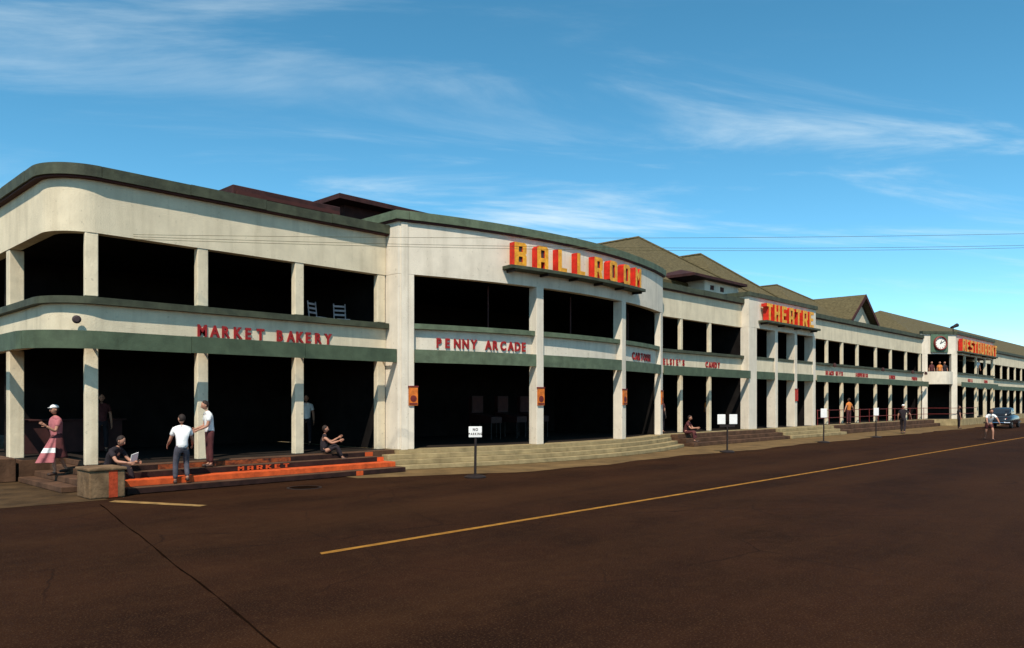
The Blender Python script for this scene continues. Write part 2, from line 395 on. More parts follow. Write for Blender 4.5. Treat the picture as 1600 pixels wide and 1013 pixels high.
ln = obj('kerb_marking', [(5.95, -2.75, 0.010), (6.95, -4.9, 0.010), (6.75, -5.0, 0.010), (5.75, -2.95, 0.010)], [(0, 1, 2, 3)], 'palepaint'); ln['kind'] = 'structure'
pts = [(5.5 - 2.26 * t + 0.012 * math.sin(t * 19), -3.2 - 11.5 * t) for t in [i / 30 for i in range(31)]]
vs = [(a - 0.012 - 0.007 * math.sin(i * 2.1), b, 0.004) for i, (a, b) in enumerate(pts)] + [(a + 0.012 + 0.007 * math.sin(i * 1.3), b, 0.004) for i, (a, b) in enumerate(pts)]
obj('tar_seam', vs, [(i, i + 1, 32 + i, 31 + i) for i in range(30)], 'tar')['kind'] = 'structure'
# manhole cover by the market steps
mh = thing('manhole_cover', 'dark round manhole cover in the road before the orange market steps', 'manhole cover', (10.0, -3.5, 0))
obj('frame', *latheg([(0.42, 0.0), (0.42, 0.008), (0.36, 0.010), (0.36, 0.0)], 28, (10.0, -3.5, 0)), 'iron', mh)
obj('lid', *latheg([(0.35, 0.001), (0.35, 0.009), (0.0001, 0.010)], 28, (10.0, -3.5, 0)), 'tar', mh)

# ------------------------------------------------------------------ building paths
ZP = 0.56            # platform height
ZLED0, ZLED1 = 4.42, 4.62
ZB0, ZB1 = 3.33, 3.75
ZLIN = 6.15
def arc(cx, cy, r, a0, a1, n):
    return [(cx + r * math.cos(R(a0 + (a1 - a0) * i / n)), cy + r * math.sin(R(a0 + (a1 - a0) * i / n))) for i in range(n + 1)]
XL, RC = 5.55, 1.0
market_path = [(XL, 40.0)] + arc(XL + RC, RC, RC, 180, 270, 14) + [(15.08, 0.0)]
# ballroom bow: arc through (15.1,-.6) (22.75,-1.95) (30.4,-.6)
BH, BS = 7.65, 1.35
BR = (BH * BH + BS * BS) / (2 * BS); BC = (22.75, -1.95 + BR); BA = math.degrees(math.asin(BH / BR))
ball_arc = arc(BC[0], BC[1], BR, 270 - BA, 270 + BA, 40)
def letters(text, path, d0, h, z0, off, depth, m, parent, pitch=None, width=None, name='sign_letter', flip=False):
    """separate letters along a path; d0 = distance of the left edge of the first letter"""
    d = d0
    for ch in text:
        if ch == ' ': d += (pitch or h * 0.8) * 0.8; continue
        g = glyph_mesh(ch, h, width, depth)
        w = max(v[0] for v in g[0])
        (px_, py_), (tx, ty) = at(path, d + w / 2)
        nx, ny = ty, -tx
        vs = []
        for X, Y, Z in g[0]:     # X along, Y outwards depth, Z up
            vs.append((px_ + tx * (X - w / 2) + nx * (off + Y), py_ + ty * (X - w / 2) + ny * (off + Y), z0 + Z))
        o = obj(name, vs, g[1], m, parent)
        if isinstance(m, (list, tuple)):
            nv = Vector((nx, ny, 0))
            for p in o.data.polygons:
                p.material_index = 0 if abs(p.normal.dot(nv)) > 0.7 else 1
            if width and ch in GL:
                for hl in GL[ch][1]:
                    sx, sy = width / 6.0, h / 10.0
                    hx = [a * sx for a, b in hl]; hz = [b * sy for a, b in hl]
                    gb = boxg(min(hx) + 0.001, max(hx) - 0.001, depth - 0.06, depth - 0.05, min(hz) + 0.001, max(hz) - 0.001)
                    obj('dark_inset', [(px_ + tx * (X - w / 2) + nx * (off + Y), py_ + ty * (X - w / 2) + ny * (off + Y), z0 + Z) for X, Y, Z in gb[0]], gb[1], 'ink', o)  # plate added across the letter's hole so its sunlit depth reads dark
        d += pitch if pitch else w + h * 0.2
    return d
# block glyphs in a 6 x 10 box: outer outline, holes
GL = {
 'B': ([(0,0),(5.2,0),(6,.8),(6,4.3),(5.4,5),(6,5.7),(6,9.2),(5.2,10),(0,10)], [[(2.1,1.7),(4,1.7),(4,4),(2.1,4)], [(2.1,6),(4,6),(4,8.3),(2.1,8.3)]]),
 'A': ([(0,0),(2,0),(2,3),(4,3),(4,0),(6,0),(6,9),(5,10),(1,10),(0,9)], [[(2,4.8),(4,4.8),(4,8.2),(2,8.2)]]),
 'L': ([(0,0),(5.2,0),(5.2,1.9),(2.1,1.9),(2.1,10),(0,10)], []),
 'R': ([(0,0),(2,0),(2,3.2),(2.8,3.2),(3.9,0),(6,0),(4.9,3.7),(6,4.6),(6,9.1),(5.1,10),(0,10)], [[(2,5),(4,5),(4,8.2),(2,8.2)]]),
 'O': ([(0,1),(1,0),(5,0),(6,1),(6,9),(5,10),(1,10),(0,9)], [[(2,1.9),(4,1.9),(4,8.1),(2,8.1)]]),
 'M': ([(0,0),(1.7,0),(1.7,6.2),(3,3.6),(4.3,6.2),(4.3,0),(6,0),(6,10),(4.5,10),(3,7),(1.5,10),(0,10)], []),
 'T': ([(2,0),(4,0),(4,8.1),(6,8.1),(6,10),(0,10),(0,8.1),(2,8.1)], []),
 'H': ([(0,0),(2,0),(2,4.1),(4,4.1),(4,0),(6,0),(6,10),(4,10),(4,6),(2,6),(2,10),(0,10)], []),
 'E': ([(0,0),(5.6,0),(5.6,1.8),(2,1.8),(2,4.2),(4.8,4.2),(4.8,5.9),(2,5.9),(2,8.2),(5.6,8.2),(5.6,10),(0,10)], []),
 'K': ([(0,0),(2,0),(2,3.6),(3.9,0),(6.2,0),(3.4,5.1),(6,10),(3.8,10),(2,6.6),(2,10),(0,10)], []),
 'U': ([(0,1),(1,0),(5,0),(6,1),(6,10),(4,10),(4,1.9),(2,1.9),(2,10),(0,10)], []),
 'N': ([(0,0),(1.8,0),(1.8,6),(4.1,0),(6,0),(6,10),(4.2,10),(4.2,4.3),(1.9,10),(0,10)], []),
 'S': ([(0,1),(1,0),(5,0),(6,1),(6,5),(5.2,5.9),(2,5.9),(2,8.2),(6,8.2),(6,9),(5,10),(1,10),(0,9),(0,5),(.8,4.2),(4,4.2),(4,1.8),(0,1.8)], []),
}
_gc = {}
def glyph_mesh(ch, h, width, depth):
    key = (ch, h, width, depth)
    if key in _gc: return _gc[key]
    cu = bpy.data.curves.new('tmp', 'CURVE') if (width and ch in GL) else bpy.data.curves.new('tmp', 'FONT')
    if width and ch in GL:
        cu.dimensions = '2D'; cu.fill_mode = 'BOTH'
        sx, sy = width / 6.0, h / 10.0
        for pl in [GL[ch][0]] + GL[ch][1]:
            sp = cu.splines.new('POLY'); sp.points.add(len(pl) - 1); sp.use_cyclic_u = True
            for p, (a, b) in zip(sp.points, pl): p.co = (a * sx, b * sy, 0, 1)
    else:
        cu.body = ch; cu.size = h / 0.70; cu.offset = 0.014 * h / 0.3; cu.resolution_u = 3
    cu.extrude = depth / 2
    o = bpy.data.objects.new('tmp', cu); link(o)
    dg = bpy.context.evaluated_depsgraph_get()
    me = bpy.data.meshes.new_from_object(o.evaluated_get(dg))
    x0 = min(v.co.x for v in me.vertices)
    sw = 0.82 if not (width and ch in GL) else 1.0
    vs = [((v.co.x - x0) * sw, v.co.z + depth / 2, v.co.y) for v in me.vertices]
    fs = [tuple(p.vertices) for p in me.polygons]
    bpy.data.objects.remove(o); bpy.data.curves.remove(cu); bpy.data.meshes.remove(me)
    _gc[key] = (vs, fs)
    return _gc[key]

def column(path, d, w, dep0, dep1, z0, z1, parent, m='column', name='column'):
    (px_, py_), (tx, ty) = at(path, d)
    nx, ny = ty, -tx
    g = boxg(-w / 2, w / 2, dep0, dep1, z0, z1)
    vs = [(px_ + tx * a + nx * b, py_ + ty * a + ny * b, c) for a, b, c in g[0]]
    return obj(name, vs, g[1], m, parent, bevel=0.018)
def shell(b, path, back, wall, top=7.45, left=True, right=True, floor_top=ZP):
    """rooms behind a facade path: platform, floor, storey slab, roof slab, back and party walls"""
    ins = offset(path, -0.30)
    poly = ins + [(ins[-1][0], back), (ins[0][0] if ins[0][1] < back - 1 else ins[0][0] , back)]
    if ins[0][1] >= back - 0.5: poly = ins + [(ins[-1][0], ins[0][1])]
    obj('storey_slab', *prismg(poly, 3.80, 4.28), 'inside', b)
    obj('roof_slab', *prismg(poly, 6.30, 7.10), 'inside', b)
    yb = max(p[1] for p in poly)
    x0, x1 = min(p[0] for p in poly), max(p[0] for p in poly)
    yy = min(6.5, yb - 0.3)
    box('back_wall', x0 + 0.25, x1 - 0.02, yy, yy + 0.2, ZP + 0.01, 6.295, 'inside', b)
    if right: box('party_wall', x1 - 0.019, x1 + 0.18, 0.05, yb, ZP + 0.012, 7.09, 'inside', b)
def facade(b, path, wall, ztop=7.45, cor0=7.45, cor1=7.75, lin=ZLIN, boards=None, led=True, seg=2.0):
    band('parapet_wall', path, -0.28, 0.0, lin, ztop, wall, b)
    panels('cornice_panel', path, -0.32, 0.20, cor0, cor1, 'green', b, seg, drop=0.03)
    band('soffit_strip', path, -0.2, 0.15, cor0 - 0.045, cor0 - 0.008, 'soffit', b)

# ================================================================== MARKET
mk = thing('market_building', 'cream two-storey market wing with rounded corner and MARKET BAKERY lettering', 'building', (10, 0, 0))
facade(mk, market_path, 'stucco', seg=2.1)
shell(mk, market_path, 40, 'stucco')
box('back_wall', 9.2, 9.4, 6.71, 39.5, ZP, 6.295, 'inside', mk)
box('back_wall', 5.9, 9.19, 39.0, 39.2, ZP, 6.295, 'inside', mk)
LM = plen(market_path)[-1]
band('spandrel_wall', market_path, -0.22, 0.0, 3.45, 4.45, 'stucco', mk)
band('balcony_ledge', market_path, -0.27, 0.17, ZLED0 + 0.003, ZLED1, 'green', mk, drop=0.03)
bp_ = sub(market_path, 8, LM - 0.02)
panels('awning_board', market_path, 0.52, 0.57, ZB0, ZB1, 'board', mk, 3.2, 0.012)
mcols = [6.37, 9.09, 11.97, 14.92]
for X in mcols:
    d = dist_at_x(market_path, X)
    w = 0.29 if X < 14 else 0.30
    column(market_path, d, w, -0.23, -0.015, ZP, 3.449, mk)
    column(market_path, d, w, -0.23, -0.015, ZLED1 + 0.003, ZLIN - 0.003, mk)
    column(market_path, d, 0.06, 0.002, 0.52, 3.44, 3.50, mk, 'iron', 'awning_bracket')
for d in [3.0 * k_ for k_ in range(1, 13)]:
    column(market_path, d, 0.34, -0.36, -0.015, ZP, 3.449, mk)
    column(market_path, d, 0.34, -0.36, -0.015, ZLED1 + 0.003, ZLIN - 0.003, mk)
letters('MARKET', market_path, dist_at_x(market_path, 8.93), 0.30, 3.82, 0.003, 0.04, 'letterred', mk, pitch=0.335)
letters('BAKERY', market_path, dist_at_x(market_path, 11.22), 0.30, 3.82, 0.003, 0.04, 'letterred', mk, pitch=0.312)
obj('wall_lamp', *latheg([(0.0001, 0), (0.09, 0.0), (0.10, 0.03), (0.06, 0.06), (0.0001, 0.06)], 12, (0, 0, 0)), 'ink', mk, local=True)
o = mk.children[-1]; o.location = (6.03 - 10, -0.02, 4.03); o.rotation_euler = (R(90), 0, R(-14))
# platform of the market, cut back at the corner for the side steps
pf = [(7.0, -0.55), (15.0, -0.55), (15.0, 9.0), (5.6, 9.0), (5.6, 3.0), (7.0, 3.0)]
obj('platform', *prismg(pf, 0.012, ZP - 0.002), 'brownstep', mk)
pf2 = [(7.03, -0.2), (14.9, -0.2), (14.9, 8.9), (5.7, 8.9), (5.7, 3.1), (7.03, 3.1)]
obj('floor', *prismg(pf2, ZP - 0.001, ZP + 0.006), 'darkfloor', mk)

# front steps (orange painted)
st = thing('market_steps', 'dark steps with bright orange painted risers below the market wing', 'steps', (10.3, -1.3, 0))
ss = [(-2.00, 0.14, 14.30, 'darkriser'), (-1.62, 0.29, 14.22, 'orangepaint'), (-1.20, 0.425, 14.10, 'darkriser'), (-0.80, 0.555, 14.00, 'darkriser')]
z0 = 0.012
for i, (y, z, x1, m) in enumerate(ss):
    box('step', 6.45, x1, y, -0.56, z0 + (0.001 if i else 0), z, 'darkriser' if m != 'orangepaint' else 'orangepaint', st, bevel=0.012)
    z0 = z
box('tread_edge', 6.5, 14.28, -1.995, -1.63, 0.1405, 0.146, 'brownstep', st)
box('tread_edge', 6.5, 14.08, -1.197, -0.81, 0.4255, 0.430, 'brownstep', st)
box('tread_edge', 6.5, 13.98, -0.797, -0.57, 0.5555, 0.561, 'brownstep', st)
box('orange_cap', 13.70, 13.985, -0.806, -0.5, 0.431, 0.558, 'orangepaint', st)
box('orange_cap', 13.85, 14.09, -1.206, -0.9, 0.296, 0.421, 'orangepaint', st)
box('orange_patch', 12.55, 12.78, -2.006, -1.9, 0.012, 0.136, 'orangepaint', st)
box('patchy_riser', 7.6, 11.2, -0.806, -0.7, 0.432, 0.548, 'patchy', st)
letters('MARKET', [(9.0, -1.206), (14, -1.206)], 0.45, 0.105, 0.305, 0.001, 0.006, 'orangepaint', st, pitch=0.26, width=0.17, name='painted_letter')

# side steps at the rounded corner
s2 = thing('side_steps', 'brown concrete steps rising at the rounded corner beside the stone pedestal', 'steps', (6.2, 1, 0))
for i in range(4):
    box('step', 5.55 + 0.37 * i, 6.998, -0.56, 2.95, 0.012 if i == 0 else 0.14 * i + 0.001, 0.14 * (i + 1) - 0.002, 'brownstep', s2, bevel=0.012)
wl = tag(box('low_wall', 4.75, 5.52, 3.0, 9.0, 0.008, 0.62, 'brownstep', None, bevel=0.02), 'low brown concrete wall beside the side steps at the corner', 'wall')
# stone pedestal
pd = thing('stone_pedestal', 'square stone pedestal with one red painted stripe at the market corner', 'pedestal', (5.98, -1.45, 0))
box('block', 5.60, 6.32, -2.28, -1.45, 0.007, 0.60, 'pedestal', pd, bevel=0.03)
box('coping', 5.57, 6.35, -2.31, -1.42, 0.601, 0.665, 'pedestal', pd, bevel=0.02)
box('red_stripe', 5.98, 6.16, -2.284, -2.2, 0.02, 0.598, 'patchred', pd)

# ================================================================== BALLROOM
bl = thing('ballroom_building', 'bow-fronted ballroom block with curved parapet and PENNY ARCADE lettering', 'building', (22.75, -1, 0))
full = [(15.1, 1.2)] + ball_arc + [(30.4, 1.2)]
band('parapet_wall', full, -0.28, 0.0, ZLIN, 7.86, 'white', bl)
panels('cornice_panel', full, -0.32, 0.13, 7.86, 8.16, 'palegreen', bl, 2.2, drop=0.03)
band('soffit_strip', full, -0.2, 0.09, 7.80, 7.853, 'soffit', bl)
LA = plen(ball_arc)[-1]
fins = [dist_at_x(ball_arc, X) for X in (20.45, 25.63)]
# end piers
(p0, t0), (p1, t1) = at(ball_arc, 0), at(ball_arc, LA)
pl_ = [(15.1, 1.2)] + sub(ball_arc, 0, 0.55)
band('corner_pier', pl_, -0.32, -0.002, ZP, ZLIN - 0.003, 'white', bl, bevel=0.02)
pr_ = sub(ball_arc, LA - 0.45, LA) + [(30.4, -0.3)]
box('party_wall', 30.0, 30.3, -0.28, 1.6, ZP + 0.01, 6.29, 'inside', bl)
band('corner_pier', pr_, -0.28, -0.002, ZP, ZLIN - 0.003, 'white', bl, bevel=0.02)
band('pilaster_strip', sub(ball_arc, 0.10, 0.32), 0.0, 0.035, ZP, 7.79, 'white', bl)
for d in fins:
    column(ball_arc, d, 0.34, -0.36, 0.05, ZP, ZLIN - 0.003, bl, 'white', 'fin_column')
spans = [(0.554, fins[0] - 0.173), (fins[0] + 0.173, fins[1] - 0.173), (fins[1] + 0.173, LA - 0.454)]
for a, b in spans:
    sp = sub(ball_arc, a, b)
    band('spandrel_wall', sp, -0.45, -0.20, 3.45, 4.42, 'white', bl)
    band('balcony_ledge', sp, -0.47, -0.03, 4.423, 4.62, 'palegreen', bl, drop=0.03)
    panels('awning_board', sp, -0.01, 0.04, ZB0, ZB1, 'palegreen', bl, 2.4, 0.01)
    mid = (a + b) / 2 + (0.9 if a < 1 else 0.1)
    column(ball_arc, mid, 0.05, -0.9, -0.85, 4.62, ZLIN, bl, 'mullion', 'mullion')
shell(bl, full, 6.0, 'white')
pb = offset(ball_arc, 0.12)
obj('platform', *prismg(pb + [(30.4, 6), (15.1, 6)], 0.44, ZP - 0.002), 'concrete', bl)
pb = offset(ball_arc, -0.55)
obj('floor', *prismg(pb + [(30.2, 6.2), (15.3, 6.2)], ZP - 0.001, ZP + 0.006), 'darkfloor', bl)
letters('PENNY', offset(ball_arc, -0.20), dist_at_x(ball_arc, 16.42), 0.30, 3.86, 0.003, 0.04, 'letterred', bl, pitch=0.315)
letters('ARCADE', offset(ball_arc, -0.20), dist_at_x(ball_arc, 18.2), 0.30, 3.86, 0.003, 0.04, 'letterred', bl, pitch=0.315)
letters('CARTOON', offset(ball_arc, -0.20), dist_at_x(ball_arc, 26.75), 0.30, 3.86, 0.003, 0.04, 'letterred', bl, pitch=0.315)
# concentric plinth steps
cs = thing('curved_steps', 'sandy concrete steps curving along the foot of the ballroom bow', 'steps', (22.75, -2.3, 0))
for i in range(3):
    o_ = 0.98 - 0.29 * i
    base = [(15.0 - 0.55 + 0.02 * i, -0.57)] + offset(ball_arc, o_)[0:] + [(30.75 - 0.05 * i, -0.45)]
    base[1] = (15.0 - 0.55 + 0.02 * i, base[1][1] + 0.1)
    inner = offset(ball_arc, -0.2)
    obj('step', *prismg(base + inner[::-1], 0.010 if i == 0 else 0.145 * i + 0.001, 0.145 * (i + 1)), 'concrete', cs, bevel=0.012)
# BALLROOM sign
bs = thing('ballroom_sign', 'large orange and red block letters reading BALLROOM on a green shelf', 'sign', (22, -2.4, 6.5))
da, db = dist_at_x(ball_arc, 19.0), dist_at_x(ball_arc, 26.45)
band('shelf', sub(ball_arc, da - 0.2, db + 0.2), 0.002, 0.52, 6.60, 6.72, 'green', bs, bevel=0.01)
for k in range(6):
    column(ball_arc, da + (db - da) * k / 5, 0.06, 0.003, 0.44, 6.51, 6.597, bs, 'iron', 'shelf_bracket')
letters('BALLROOM', ball_arc, da, 0.80, 6.722, 0.14, 0.28, ['signorange', 'signred'], bs, pitch=(db - da + 0.45) / 8, width=0.53, name='letter')

# ================================================================== straight wings
def wing(name, label, x0, x1, cols, wall, colw=0.22, y=0.0, back=9.0, lastpier=None):
    b = thing(name, label, 'building', ((x0 + x1) / 2, y, 0))
    path = [(x0, y), (x1, y)]
    facade(b, path, wall, seg=2.4)
    band('spandrel_wall', path, -0.22, 0.0, 3.45, 4.45, wall, b)
    band('balcony_ledge', path, -0.27, 0.17, 4.453, 4.62, 'green', b, drop=0.03)
    panels('awning_board', path, 0.50, 0.55, ZB0, ZB1, 'board', b, 3.2, 0.012)
    for X in cols:
        column(path, X - x0, colw, -0.20, -0.015, ZP, 3.449, b)
        column(path, X - x0, colw, -0.18, -0.015, 4.623, ZLIN - 0.003, b)
        column(path, X - x0, 0.06, 0.002, 0.50, 3.44, 3.50, b, 'iron', 'awning_bracket')
    shell(b, path, back, wall)
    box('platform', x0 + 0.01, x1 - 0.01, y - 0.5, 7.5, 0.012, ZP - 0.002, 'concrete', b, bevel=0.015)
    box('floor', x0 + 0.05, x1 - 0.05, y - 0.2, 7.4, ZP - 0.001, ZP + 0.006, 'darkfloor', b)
    return b, path
cw, cwp = wing('candy_shop_wing', 'short cream wing with CANDY lettering between ballroom and theatre blocks', 30.6, 39.2, [33.05, 35.86], 'stucco')
letters("ELSIE'S", cwp, 0.75, 0.28, 3.84, 0.003, 0.04, 'letterred', cw, pitch=0.29)
letters('CANDY', cwp, 35.3 - 30.6, 0.28, 3.84, 0.003, 0.04, 'letterred', cw, pitch=0.31)
lw, lwp = wing('long_shop_wing', 'long cream wing of narrow bays between THEATRE sign and corner clock', 48.25, 71.75, [51.3, 53.95, 56.85, 60.65, 64.0, 67.75, 71.45], 'stucco', 0.26)
for t_, X in (('BEACH', 50.9), ('GIFTS', 52.6), ('SOUVENIRS', 56.3), ('LUNCH', 63.4), ('PHOTO', 69.0)):
    letters(t_, lwp, X - 48.25, 0.26, 3.84, 0.003, 0.04, 'letterred', lw, pitch=0.28)
fw, fwp = wing('far_wing', 'farthest cream wing beyond the RESTAURANT block', 88.2, 150.0, [91 + 3.6 * i for i in range(16)], 'stucco', 0.26)
letters('ICE CREAM', fwp, 2.5, 0.26, 3.84, 0.003, 0.04, 'letterred', fw, pitch=0.30)

# brown steps in front of the candy wing and theatre
bsx = thing('brown_steps', 'three brown concrete steps before the candy wing', 'steps', (35, -1.2, 0))
for i in range(3):
    box('step', 31.2, 41.5, -1.75 + 0.42 * i, -0.51, 0.010 if i == 0 else 0.18 * i + 0.001, 0.18 * (i + 1) - 0.004, 'brownstep', bsx, bevel=0.012)
ts = thing('theatre_steps', 'sandy concrete steps before the theatre block', 'steps', (45, -1.2, 0))
for i in range(3):
    box('step', 41.52, 49.6, -1.85 + 0.40 * i, -0.66, 0.010 if i == 0 else 0.18 * i + 0.001, 0.18 * (i + 1) - 0.004, 'concrete', ts, bevel=0.012)
ls = thing('long_steps', 'brown concrete kerb step running before the long wing', 'steps', (60, -1.2, 0))
for i in range(2):
    box('step', 49.62, 71.5, -1.5 + 0.45 * i, -0.51, 0.010 if i == 0 else 0.27 * i + 0.001, 0.27 * (i + 1) - 0.004, 'brownstep', ls, bevel=0.02)

# ================================================================== THEATRE
TY = -0.45
tb = thing('theatre_building', 'projecting cream block of tall fins carrying the THEATRE sign', 'building', (43.7, TY, 0))
tp = [(39.2, 1.0), (39.2, TY), (48.2, TY), (48.2, 1.0)]
band('parapet_wall', tp, -0.28, 0.0, ZLIN, 7.84, 'white', tb)
panels('cornice_panel', tp, -0.32, 0.10, 7.84, 8.10, 'green', tb, 2.2, drop=0.03)
front = [(39.2, TY), (48.2, TY)]
obj('corner_pier', *boxg(39.203, 40.15, TY + 0.003, 0.12, ZP, ZLIN - 0.003), 'white', tb, bevel=0.02)
obj('corner_pier', *boxg(47.8, 48.197, TY + 0.003, 0.12, ZP, ZLIN - 0.003), 'white', tb, bevel=0.02)
fx = [42.55, 45.2]
for X in fx: column(front, X - 39.2, 0.34, -0.50, 0.03, ZP, ZLIN - 0.003, tb, 'white', 'fin_column')
xs = [40.15] + fx + [47.8]
for i in range(3):
    a = xs[i] + (0.183 if i else 0.003) - 39.2; b = xs[i + 1] - (0.183 if i < 2 else 0.003) - 39.2
    sp = sub(front, a, b)
    band('spandrel_wall', sp, -0.40, -0.05, 3.45, 4.42, 'stucco', tb)
    band('balcony_ledge', sp, -0.45, -0.02, 4.423, 4.60, 'green', tb, drop=0.03)
    band('awning_board', sp, -0.03, 0.015, ZB0, ZB1, 'board', tb)
shell(tb, tp, 6.5, 'white')
box('platform', 39.22, 48.18, TY - 0.18, 7.5, 0.014, ZP - 0.002, 'concrete', tb, bevel=0.015)
box('floor', 39.5, 48.0, TY + 0.1, 7.4, ZP - 0.001, ZP + 0.006, 'darkfloor', tb)
th_ = thing('theatre_sign', 'orange and red block letters reading THEATRE on a narrow green shelf', 'sign', (44, TY, 6.5))
box('shelf', 40.3, 47.75, TY - 0.50, TY - 0.002, 6.46, 6.58, 'green', th_, bevel=0.01)
letters('THEATRE', front, 1.25, 0.95, 6.582, 0.10, 0.34, ['signorange', 'signred'], th_, pitch=0.955, width=0.70, name='letter')
for X in (40.6, 42.8, 45.0, 47.4): box('shelf_bracket', X - 0.03, X + 0.03, TY - 0.42, TY - 0.003, 6.37, 6.457, 'iron', th_)

# ================================================================== CLOCK / RESTAURANT block
CA, CB, CCX = (71.75, 0.0), (74.2, -2.0), 88.0
kb_ = thing('restaurant_building', 'far projecting block with an angled clock corner and RESTAURANT sign', 'building', (79, -1.5, 0))
kp = [CA, CB, (CCX, -2.0), (CCX, 1.0)]
band('parapet_wall', kp, -0.28, 0.0, ZLIN, 7.86, 'white', kb_)
panels('cornice_panel', kp[:3], -0.32, 0.14, 7.86, 8.12, 'green', kb_, 3.0, drop=0.03)
diag = [CA, CB]; kf = [CB, (CCX, -2.0)]
LD = plen(diag)[-1]
column(diag, 0.30, 0.5, -0.3, -0.004, ZP, ZLIN - 0.003, kb_, 'white')
column(diag, LD - 0.12, 0.55, -0.3, -0.004, ZP, ZLIN - 0.003, kb_, 'white')
for X in (77.4, 81.4, 84.7, 87.7):
    column(kf, X - CB[0], 0.28, -0.2, -0.015, ZP, 3.449, kb_)
    column(kf, X - CB[0], 0.28, -0.18, -0.015, 4.623, ZLIN - 0.003, kb_)
ksp = sub(kf, 0.35, 13.8)
band('spandrel_wall', ksp, -0.25, 0.0, 3.45, 4.45, 'stucco', kb_)
band('balcony_ledge', ksp, -0.28, 0.13, 4.453, 4.60, 'green', kb_, drop=0.03)
panels('awning_board', ksp, 0.34, 0.39, ZB0, ZB1, 'board', kb_, 3.4, 0.012)
# bowed balcony on the angled corner
m_ = ((CA[0] + CB[0]) / 2, (CA[1] + CB[1]) / 2); td = ((CB[0] - CA[0]) / LD, (CB[1] - CA[1]) / LD); nd = (td[1], -td[0])
bow = []
for i in range(13):
    s_ = -1 + 2 * i / 12
    bow.append((m_[0] + td[0] * s_ * 1.3 + nd[0] * 0.75 * (1 - s_ * s_), m_[1] + td[1] * s_ * 1.3 + nd[1] * 0.75 * (1 - s_ * s_)))
band('balcony_wall', bow, -0.12, 0.0, 3.55, 4.62, 'white', kb_)
obj('balcony_floor', *prismg([p for p in offset(bow, -0.13)] + [(CB[0] - 0.3, CB[1] + 1.0), (CA[0] + 0.1, CA[1] + 0.6)], 3.60, 3.75), 'inside', kb_)
ins = offset(kp, -0.30)
obj('storey_slab', *prismg(ins, 3.80, 4.28), 'inside', kb_)
obj('roof_slab', *prismg(ins, 6.30, 7.10), 'inside', kb_)
box('back_wall', 72.5, 87.6, 5.0, 5.2, ZP, 6.29, 'inside', kb_)
obj('platform', *prismg([(71.8, -0.52), (74.1, -2.45), (88, -2.45), (88, 5), (71.8, 5)], 0.014, ZP - 0.002), 'concrete', kb_)
obj('floor', *prismg([(72.2, -0.1), (74.3, -1.8), (87.8, -1.8), (87.8, 5), (72.2, 5)], ZP - 0.001, ZP + 0.006), 'darkfloor', kb_)
for t_, d in (('GRILL', 3.6), ('SODA', 9.5)):
    letters(t_, ksp, d, 0.26, 3.84, 0.003, 0.04, 'letterred', kb_, pitch=0.36)
rs = thing('restaurant_sign', 'distant orange and red block letters reading RESTAURANT on a shelf', 'sign', (81, -2, 6.4))
box('shelf', 74.6, 87.8, -2.42, -2.002, 6.32, 6.44, 'green', rs, bevel=0.01)
letters('RESTAURANT', kf, 0.55, 1.05, 6.442, 0.08, 0.32, ['signorange', 'signred'], rs, pitch=1.30, width=1.0, name='letter')
for X in (75, 79, 83.3, 87.3): box('shelf_bracket', X - 0.03, X + 0.03, -2.36, -2.003, 6.23, 6.317, 'iron', rs)
# clock, on the angled wall
ck = thing('wall_clock', 'round white clock dial with red rim on a square green panel', 'clock', (m_[0] + nd[0] * 0.002, m_[1] + nd[1] * 0.002, 7.05), math.atan2(td[1], td[0]))
box('surround', -0.80, 0.80, -0.12, 0.0, -0.78, 0.78, 'clockgreen', ck, bevel=0.12, local=True)
rot = Matrix.Rotation(R(90), 4, 'X')
obj('rim', *xform(latheg([(0.60, 0.10), (0.60, 0.30), (0.54, 0.34), (0.50, 0.30), (0.50, 0.16), (0.50, 0.10)], 32), rot), 'clockrim', ck, local=True)
obj('dial', *xform(latheg([(0.495, 0.15), (0.495, 0.20), (0.0001, 0.21)], 32), rot), 'clockface', ck, local=True)
obj('hour_hand', *xform(boxg(-0.03, 0.03, -0.23, -0.215, -0.05, 0.26), Matrix.Rotation(R(25), 4, 'Y')), 'ink', ck, local=True)
obj('minute_hand', *xform(boxg(-0.022, 0.022, -0.25, -0.235, -0.06, 0.40), Matrix.Rotation(R(60), 4, 'Y')), 'ink', ck, local=True)
for k in range(12):
    obj('hour_mark', *xform(boxg(-0.018, 0.018, -0.222, -0.208, 0.37, 0.45), Matrix.Rotation(R(30 * k), 4, 'Y')), 'ink', ck, local=True)
# floodlight on the corner of the restaurant block
fl = thing('floodlight', 'small black floodlight perched above the clock corner', 'floodlight', (74.0, -1.85, 8.12))
obj('bracket', *tubeg([(74.0, -1.85, 8.10), (74.0, -1.85, 8.42)], 0.04, 8), 'iron', fl)
obj('housing', *tubeg([(73.75, -1.75, 8.42), (74.1, -1.9, 8.52), (74.45, -2.05, 8.66)], [0.09, 0.13, 0.17], 12), 'iron', fl)
obj('lens', *tubeg([(74.452, -2.051, 8.661), (74.49, -2.066, 8.675)], [0.15, 0.14], 12), 'glass', fl)

